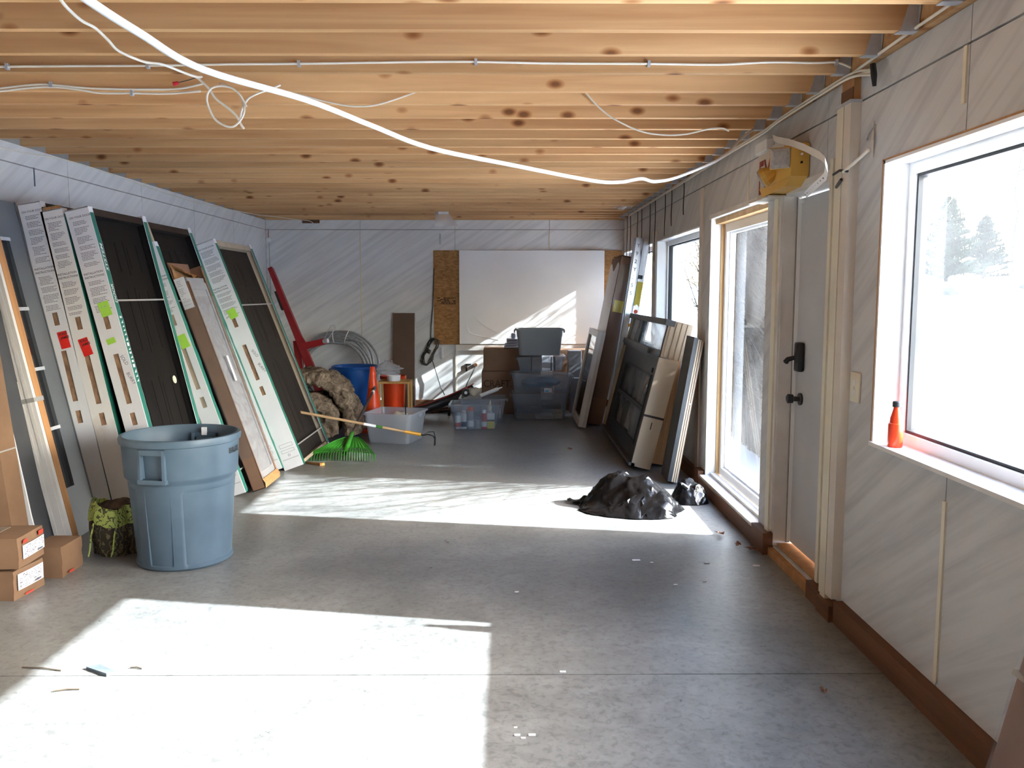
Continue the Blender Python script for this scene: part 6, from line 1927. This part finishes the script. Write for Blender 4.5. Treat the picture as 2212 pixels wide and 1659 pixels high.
# orange bottle on the window sill, with a wand wire behind it
M['bottle'] = pm('orange_red_bottle', (0.80, 0.055, 0.012), (0.74, 0.045, 0.010), rough=0.3, scale=4)
bo = thing('oil_bottle', 'small orange-red plastic bottle with a black cap on the near window sill', 'bottle', (1.545, 3.33, 0.87))
bx_, by_, bz_ = 1.545, 3.335, 0.870
mb = MB()
pr_ = [(0.030, 0.0), (0.032, 0.004), (0.032, 0.088), (0.030, 0.094), (0.026, 0.096), (0.025, 0.115), (0.017, 0.14), (0.013, 0.155), (0.013, 0.162), (0.001, 0.162)]
mb.lathe(pr_, 24, (bx_, by_, bz_), 0.85, 1.05)
mb.build('bottle_body', M['bottle'], bo, True)
MB().lathe([(0.015, 0.160), (0.016, 0.162), (0.016, 0.180), (0.013, 0.183), (0.001, 0.183)], 18, (bx_, by_, bz_)).build('cap', M['black'], bo, True)

# foreground pack at the right edge
Mx = leanR(1.31, 0.02, 1.44, 0.58, 1.72)
fp = thing('film_wrapped_box', 'brown film-wrapped box leaning on the right wall at the lower right corner', 'package', M=Mx)
part('carton', MB().bbox((0.0, 0.0, 0.0), (0.04, 0.52, 0.60), 0.006), M['board2'], fp)
part('film_wrap', MB().grid(lambda a, b: (-0.003 - 0.004 * abs(noise.noise((a * 8, b * 8, 3))), -0.004 + 0.53 * a, 0.01 + 0.60 * b), 24, 24), M['wrap'], fp, 'all')
part('film_wrap', MB().grid(lambda a, b: (-0.003 + 0.045 * a, 0.524 + 0.003 * abs(noise.noise((a * 8, b * 8, 3))), 0.01 + 0.60 * b), 8, 24), M['wrap'], fp, 'all')
part('tape_band', MB().box((-0.009, -0.006, 0.42), (0.046, 0.528, 0.435)), M['tape'], fp)

# ------------------------------------------------------------------ cables on the ceiling
def smooth(pts, n=6):
    P = [Vector(p) for p in pts]; out = []
    for i in range(len(P) - 1):
        p0 = P[max(i - 1, 0)]; p1 = P[i]; p2 = P[i + 1]; p3 = P[min(i + 2, len(P) - 1)]
        for k in range(n):
            t = k / n
            out.append(0.5 * ((2 * p1) + (p2 - p0) * t + (2*p0 - 5*p1 + 4*p2 - p3) * t*t + (3*p1 - p0 - 3*p2 + p3) * t**3))
    out.append(P[-1]); return out
def cable(name, label, pts, r=0.0045, mat='cable', cat='cable', group='loose cables on the ceiling', staples=()):
    if not staples:
        return single(name, MB().tube(smooth(pts), r, 8), M[mat], label, cat, group, smooth='all')
    t = thing(name, label, cat, pts[0], group)
    MB().tube(smooth(pts), r, 8).build('sheath', M[mat], t, 'all')
    for (x, y, z) in staples:
        MB().box((x - 0.006, y - 0.008, z - 0.012), (x + 0.006, y + 0.012, z + 0.012)).build('staple', M['galv'], t)
    return t
cable('sagging_cable', 'thick bright white cable sagging across the whole room in front of the joists',
      [(-0.62, 0.9, 1.93), (-0.60, 1.15, 1.90), (-0.587, 1.25, 1.887), (-0.58, 1.4, 1.887), (-0.556, 1.62, 1.886), (-0.446, 1.95, 1.905), (-0.342, 2.2, 1.898), (-0.209, 2.4, 1.875), (0.009, 2.7, 1.875), (0.303, 3.05, 1.871), (0.427, 3.25, 1.892), (0.528, 3.4, 1.924), (0.6, 3.5, 1.926), (0.752, 3.75, 1.981), (1.079, 4.35, 2.153), (1.277, 4.75, 2.314), (1.40, 4.95, 2.40), (1.455, 5.3, 2.445)], 0.0068, 'cablew')
cable('hanging_cable', 'thin white cable dropping from the upper left to the wire splice',
      [(-1.33, 2.45, 2.41), (-1.375, 2.695, 2.403), (-1.419, 2.861, 2.398), (-1.448, 3.025, 2.402), (-1.438, 3.101, 2.40), (-1.458, 3.238, 2.40), (-1.476, 3.375, 2.395), (-1.453, 3.538, 2.40), (-1.398, 3.587, 2.402), (-1.354, 3.718, 2.40), (-1.335, 3.80, 2.405), (-1.335, 3.86, 2.42)], 0.0055)
STP = [(-2.6, 3.755, 2.430), (-2.226, 3.755, 2.433), (-2.121, 3.755, 2.435), (-1.854, 3.755, 2.438), (-1.525, 3.755, 2.44), (-1.207, 3.755, 2.446), (-0.883, 3.755, 2.449), (-0.382, 3.755, 2.457), (-0.13, 3.755, 2.458), (0.209, 3.755, 2.452), (0.608, 3.755, 2.451), (0.9, 3.755, 2.448), (1.118, 3.755, 2.458), (1.315, 3.755, 2.456), (1.41, 3.755, 2.458), (1.465, 3.73, 2.43)]
cable('stapled_cable', 'straight white cable stapled along one joist from wall to wall', STP, 0.0052, staples=[STP[i] for i in (2, 4, 6, 8, 10, 14)])
d1 = [(-2.7, 4.05, 2.405), (-2.411, 4.05, 2.407), (-2.198, 4.05, 2.428), (-2.092, 4.05, 2.43), (-1.902, 4.05, 2.414), (-1.626, 4.05, 2.41), (-1.499, 4.05, 2.414), (-1.392, 4.04, 2.433)]
d2 = [(-2.7, 4.05, 2.392), (-2.412, 4.05, 2.394), (-2.199, 4.05, 2.415), (-2.093, 4.05, 2.42), (-1.987, 4.05, 2.411), (-1.861, 4.05, 2.393), (-1.723, 4.05, 2.393), (-1.563, 4.05, 2.391), (-1.404, 4.04, 2.40)]
cable('stapled_cable', 'upper of the two white cables running side by side at the left', d1, 0.0050, staples=[d1[3]])
cable('stapled_cable', 'lower of the two white cables running side by side at the left', d2, 0.0050, staples=[(-1.723, 4.05, 2.393)])
cable('cable_stub', 'straight white cable end hanging down inside the cable loop', [(-1.387, 3.95, 2.44), (-1.337, 3.95, 2.393), (-1.308, 3.95, 2.349), (-1.257, 3.95, 2.309), (-1.217, 3.95, 2.272), (-1.198, 3.95, 2.236), (-1.184, 3.95, 2.215)], 0.0055)
cable('cable_loop', 'white cable bent in a round loop under the joists', [(-1.31, 4.03, 2.43), (-1.24, 3.98, 2.40), (-1.19, 3.95, 2.35), (-1.166, 3.9, 2.276), (-1.203, 3.9, 2.222), (-1.244, 3.9, 2.216), (-1.295, 3.9, 2.246), (-1.323, 3.9, 2.302), (-1.328, 3.9, 2.342), (-1.31, 3.9, 2.378), (-1.269, 3.9, 2.39), (-1.218, 3.9, 2.382), (-1.182, 3.9, 2.352), (-1.165, 3.9, 2.322), (-1.155, 3.9, 2.302)], 0.0048)
cable('cable_tail', 'short curved white cable rising from the loop', [(-1.214, 4.0, 2.258), (-1.207, 4.0, 2.303), (-1.178, 4.0, 2.354), (-1.135, 4.0, 2.379), (-1.092, 4.02, 2.40), (-1.04, 4.05, 2.43)], 0.0048)
cable('slack_cable', 'slack white cable swagged behind the thick cable left of centre', [(-1.188, 4.35, 2.473), (-1.04, 4.35, 2.458), (-0.926, 4.35, 2.429), (-0.812, 4.35, 2.405), (-0.732, 4.35, 2.398), (-0.629, 4.35, 2.409), (-0.444, 4.36, 2.472), (-0.40, 4.37, 2.50)], 0.0042)
cable('slack_cable', 'slack white cable swagged toward the right wall', [(0.37, 4.37, 2.50), (0.386, 4.35, 2.473), (0.451, 4.35, 2.404), (0.532, 4.35, 2.342), (0.66, 4.35, 2.283), (0.776, 4.35, 2.263), (0.891, 4.35, 2.266), (1.006, 4.35, 2.291), (1.075, 4.35, 2.295), (1.11, 4.35, 2.282)], 0.0042)
cable('wall_cable', 'thin pale cable along the top of the left wall', [(-3.085, 4.2, 2.37), (-3.085, 5.184, 2.353), (-3.085, 5.91, 2.391), (-3.085, 6.158, 2.405), (-3.085, 6.793, 2.404), (-3.085, 7.676, 2.384), (-3.085, 8.572, 2.378), (-3.07, 9.6, 2.40), (-2.963, 10.35, 2.407), (-2.80, 10.6, 2.405), (-2.66, 10.9, 2.40), (-2.52, 11.05, 2.395), (-2.48, 11.10, 2.37)], 0.0038)
cable('corner_cable', 'white cable running along the joist ends toward the camera at upper right', [(1.46, 2.5, 2.43), (1.465, 2.97, 2.425), (1.467, 3.295, 2.42), (1.467, 3.70, 2.405), (1.462, 3.76, 2.395), (1.47, 3.60, 2.375), (1.475, 3.525, 2.365)], 0.006)
for k, (dz, dx, lab) in enumerate(((0.0, 0.0, 'upper white cable following the joist ends down the right wall'), (-0.018, -0.008, 'lower white cable following the joist ends down the right wall'))):
    cable('ledger_cable', lab, [(1.475, 3.53, 2.37 + dz), (1.462 + dx, 3.711, 2.402 + dz), (1.462 + dx, 4.09, 2.408 + dz), (1.462 + dx, 4.628, 2.406 + dz), (1.462 + dx, 4.953, 2.395 + dz), (1.462 + dx, 5.433, 2.40 + dz), (1.462 + dx, 6.155, 2.402 + dz), (1.462 + dx, 7.095, 2.40 + dz), (1.462 + dx, 8.381, 2.402 + dz), (1.462 + dx, 10.249, 2.402 + dz)], 0.0055)
mb = MB().tube([(1.46, 3.50, 2.385), (1.462, 3.49, 2.34), (1.47, 3.50, 2.30)], [0.012, 0.013, 0.008], 8)
single('cable_hook', mb, M['black'], 'black taped bundle of cable ends on the upper right wall', 'cable end')
# red wire nut and bare leads at the splice
wnut = thing('wire_nut', 'red wire nut on a bare lead at the cable splice', 'connector', (-1.45, 3.9, 2.42))
MB().tube([(-1.485, 3.93, 2.405), (-1.462, 3.93, 2.412)], [0.011, 0.007], 8).build('nut', M['canred'], wnut)
MB().tube([(-1.462, 3.93, 2.412), (-1.42, 3.94, 2.425), (-1.387, 3.955, 2.441)], 0.0022, 5).build('lead', M['blackrub'], wnut)

# black strings hanging down the right wall by the far windows
rr = random.Random(21)
for k in range(9):
    y = 10.6 - 0.42 * k
    ln = [0.62, 0.70, 0.30, 0.66, 0.58, 0.62, 0.40, 0.34, 0.28][k]
    x = WR - 0.03 - 0.02 * (k % 2)
    pts = [(x, y, 2.41), (x + 0.004, y + 0.01, 2.41 - ln * 0.35), (x - 0.004, y - 0.01, 2.41 - ln * 0.7), (x, y + rr.uniform(-.02, .02), 2.41 - ln)]
    single('black_string', MB().tube(smooth(pts, 3), 0.0045, 5), M['blackrub'],
           ['black string hanging nearest the back corner of the right wall', 'second black string from the back corner', 'third black string from the back corner, a short one',
            'fourth black string from the back corner, above the ladder', 'fifth black string from the back corner', 'sixth black string from the back corner',
            'seventh black string, in front of the post between the far windows', 'eighth black string, nearer than the far window post', 'nearest and shortest of the black strings'][k], 'string', 'black strings by the far windows')
# plastic scrap stapled to the joists at the back
ps = thing('plastic_scrap', 'clear plastic scrap hanging from the joists above the flake board', 'plastic', (-0.75, 10.16, 2.2))
MB().grid(lambda a, b: (-0.84 + (0.15 + 0.12 * b) * a, 10.166 - 0.02 * math.sin(a * 3) * b, 2.43 - 0.17 * b), 8, 8).build('sheet', M['clearbag'], ps, 'all')
MB().box((-0.80, 10.155, 2.40), (-0.68, 10.166, 2.43)).build('white_patch', M['white'], ps)
ps = thing('plastic_scrap', 'small clear plastic scrap on the ceiling near the back right corner', 'plastic', (1.25, 9.3, 2.38))
MB().grid(lambda a, b: (1.16 + 0.20 * a, 9.25 + 0.2 * b, 2.402 - 0.02 * b * math.sin(a * 3)), 6, 6).build('sheet', M['clearbag'], ps, 'all')
# electrical box remains above the door: torn wallboard chip and wire
tp_ = thing('torn_wall_chip', 'torn paper chip and bare wire sticking out of the right wall', 'scrap', (WR - 0.01, 3.57, 2.0))
MB().tube([(WR - 0.004, 3.585, 2.18), (WR - 0.012, 3.57, 2.10), (WR - 0.004, 3.575, 2.03)], [0.004, 0.010, 0.003], 5, flat=0.3).build('paper', M['creampink'], tp_)
MB().tube([(WR - 0.004, 3.64, 2.115), (WR - 0.03, 3.56, 2.125), (WR - 0.03, 3.50, 2.15)], 0.003, 5).build('wire', M['conduit'], tp_)
kt = thing('cable_tie', 'knotted black and white tie round the cream battens', 'tie', (WR - 0.05, 3.8, 2.0))
MB().tube([(WR - 0.049, 3.88, 2.005), (WR - 0.052, 3.80, 2.012), (WR - 0.049, 3.72, 1.998)], 0.006, 6).build('black_tie', M['black'], kt)
MB().tube([(WR - 0.049, 3.84, 1.945), (WR - 0.055, 3.77, 1.97)], 0.007, 6).build('tie_end', M['black'], kt)
MB().tube([(WR - 0.052, 3.76, 2.0), (WR - 0.05, 3.66, 2.02), (WR - 0.03, 3.56, 2.06)], 0.007, 6).build('white_lead', M['cable'], kt)
# notch blocks high on the back and left walls
single('vent_block', MB().bbox((-2.62, YB - 0.02, 2.372), (-2.40, YB + 0.014, 2.41), 0.003), M['brownwood'], 'dark block filling the notch at the top of the back wall', 'block')
for (y, z, lab) in ((5.72, 2.235, 'dark slot mark high on the left wall above the packed doors'),):
    t = thing('slot_strip', lab, 'strip', (WL, y, z - 0.06))
    MB().box((WL, y - 0.006, z - 0.06), (WL + 0.003, y + 0.006, z + 0.06)).build('strip', M['slate'], t)

# ------------------------------------------------------------------ litter on the floor
rr = random.Random(77)
M['leaf'] = pm('dry_leaf', (0.28, 0.12, 0.06), (0.18, 0.075, 0.04), rough=0.8, scale=20)
M['chip'] = pm('white_plaster_chip', (0.80, 0.80, 0.79), rough=0.7)
ck = MB().add([(-1.66, 3.235, 0.001), (-1.55, 3.17, 0.001), (-1.53, 3.20, 0.001), (-1.62, 3.265, 0.001), (-1.66, 3.235, 0.012), (-1.55, 3.17, 0.014), (-1.53, 3.20, 0.010), (-1.62, 3.265, 0.009)],
              [(0, 3, 2, 1), (4, 5, 6, 7), (0, 1, 5, 4), (1, 2, 6, 5), (2, 3, 7, 6), (3, 0, 4, 7)])
single('shingle_scrap', ck, M['slate'], 'dark scrap of shingle lying on the sunlit floor joint', 'scrap')
for (x0_, y0_, x1_, y1_, lab) in ((-1.92, 3.25, -1.75, 3.22, 'long thin twig in the sun left of the shingle scrap'), (-1.69, 3.045, -1.60, 3.06, 'short twig in the sun below the shingle scrap'), (-1.49, 3.245, -1.44, 3.235, 'tiny twig right of the shingle scrap')):
    single('twig', MB().tube([(x0_, y0_, 0.004), ((x0_ + x1_) / 2, (y0_ + y1_) / 2 + 0.004, 0.006), (x1_, y1_, 0.004)], 0.003, 5), M['twig'], lab, 'twig', 'twigs on the floor')
def leaf(x, y, s, lab):
    n = 11; vs = [(x, y, 0.012)]
    for k in range(n):
        a = 2 * math.pi * k / n
        r = s * (0.6 + 0.4 * (k % 2)) * rr.uniform(0.8, 1.1)
        vs.append((x + r * math.cos(a), y + r * 0.8 * math.sin(a), 0.004 + rr.uniform(0, 0.022)))
    fs = [(0, 1 + k, 1 + (k + 1) % n) for k in range(n)]
    single('dry_leaf', MB().add(vs, fs), M['leaf'], lab, 'leaf', 'dry leaves on the floor')
leaf(1.31, 5.09, 0.04, 'brown dry leaf at the tip of the sun patch by the tall window')
leaf(1.42, 4.77, 0.05, 'curled brown leaf in front of the door casing')
leaf(1.36, 4.87, 0.025, 'small leaf crumb near the door casing')
leaf(1.18, 3.02, 0.016, 'tiny leaf crumb on the floor near the right baseboard')
leaf(0.60, 7.95, 0.03, 'brown crumb on the floor in front of the leaning charcoal door')
def chip(x, y, s, lab):
    vs = [(x + s * rr.uniform(-1, 1), y + s * rr.uniform(-.8, .8), 0.0005) for _ in range(4)]
    single('plaster_chip', MB().box((x - s, y - s * 0.5, 0.0005), (x + s, y + s * 0.5, 0.004)), M['chip'], lab, 'chip', 'white chips on the floor')
CH = [(0.22, 3.20, 0.012, 'white chip lying on the saw-cut joint'), (0.035, 2.72, 0.010, 'left chip of the four in the near foreground'), (0.055, 2.70, 0.008, 'second chip of the four in the near foreground'), (0.085, 2.72, 0.012, 'third chip of the four in the near foreground'), (0.03, 2.77, 0.006, 'top chip of the four in the near foreground'),
      (0.72, 4.60, 0.022, 'largest white flake before the tall window patch'), (0.80, 4.56, 0.008, 'small white flake beside the largest flake'), (0.86, 4.20, 0.010, 'white flake in the middle of the bare floor'), (1.02, 4.25, 0.008, 'white flake right of the middle of the bare floor'), (1.10, 4.55, 0.014, 'white flake in front of the door'), (0.05, 4.10, 0.010, 'white flake right of the near sun patch'), (1.36, 4.50, 0.018, 'white flake close to the door sill')]
for c in CH: chip(*c)
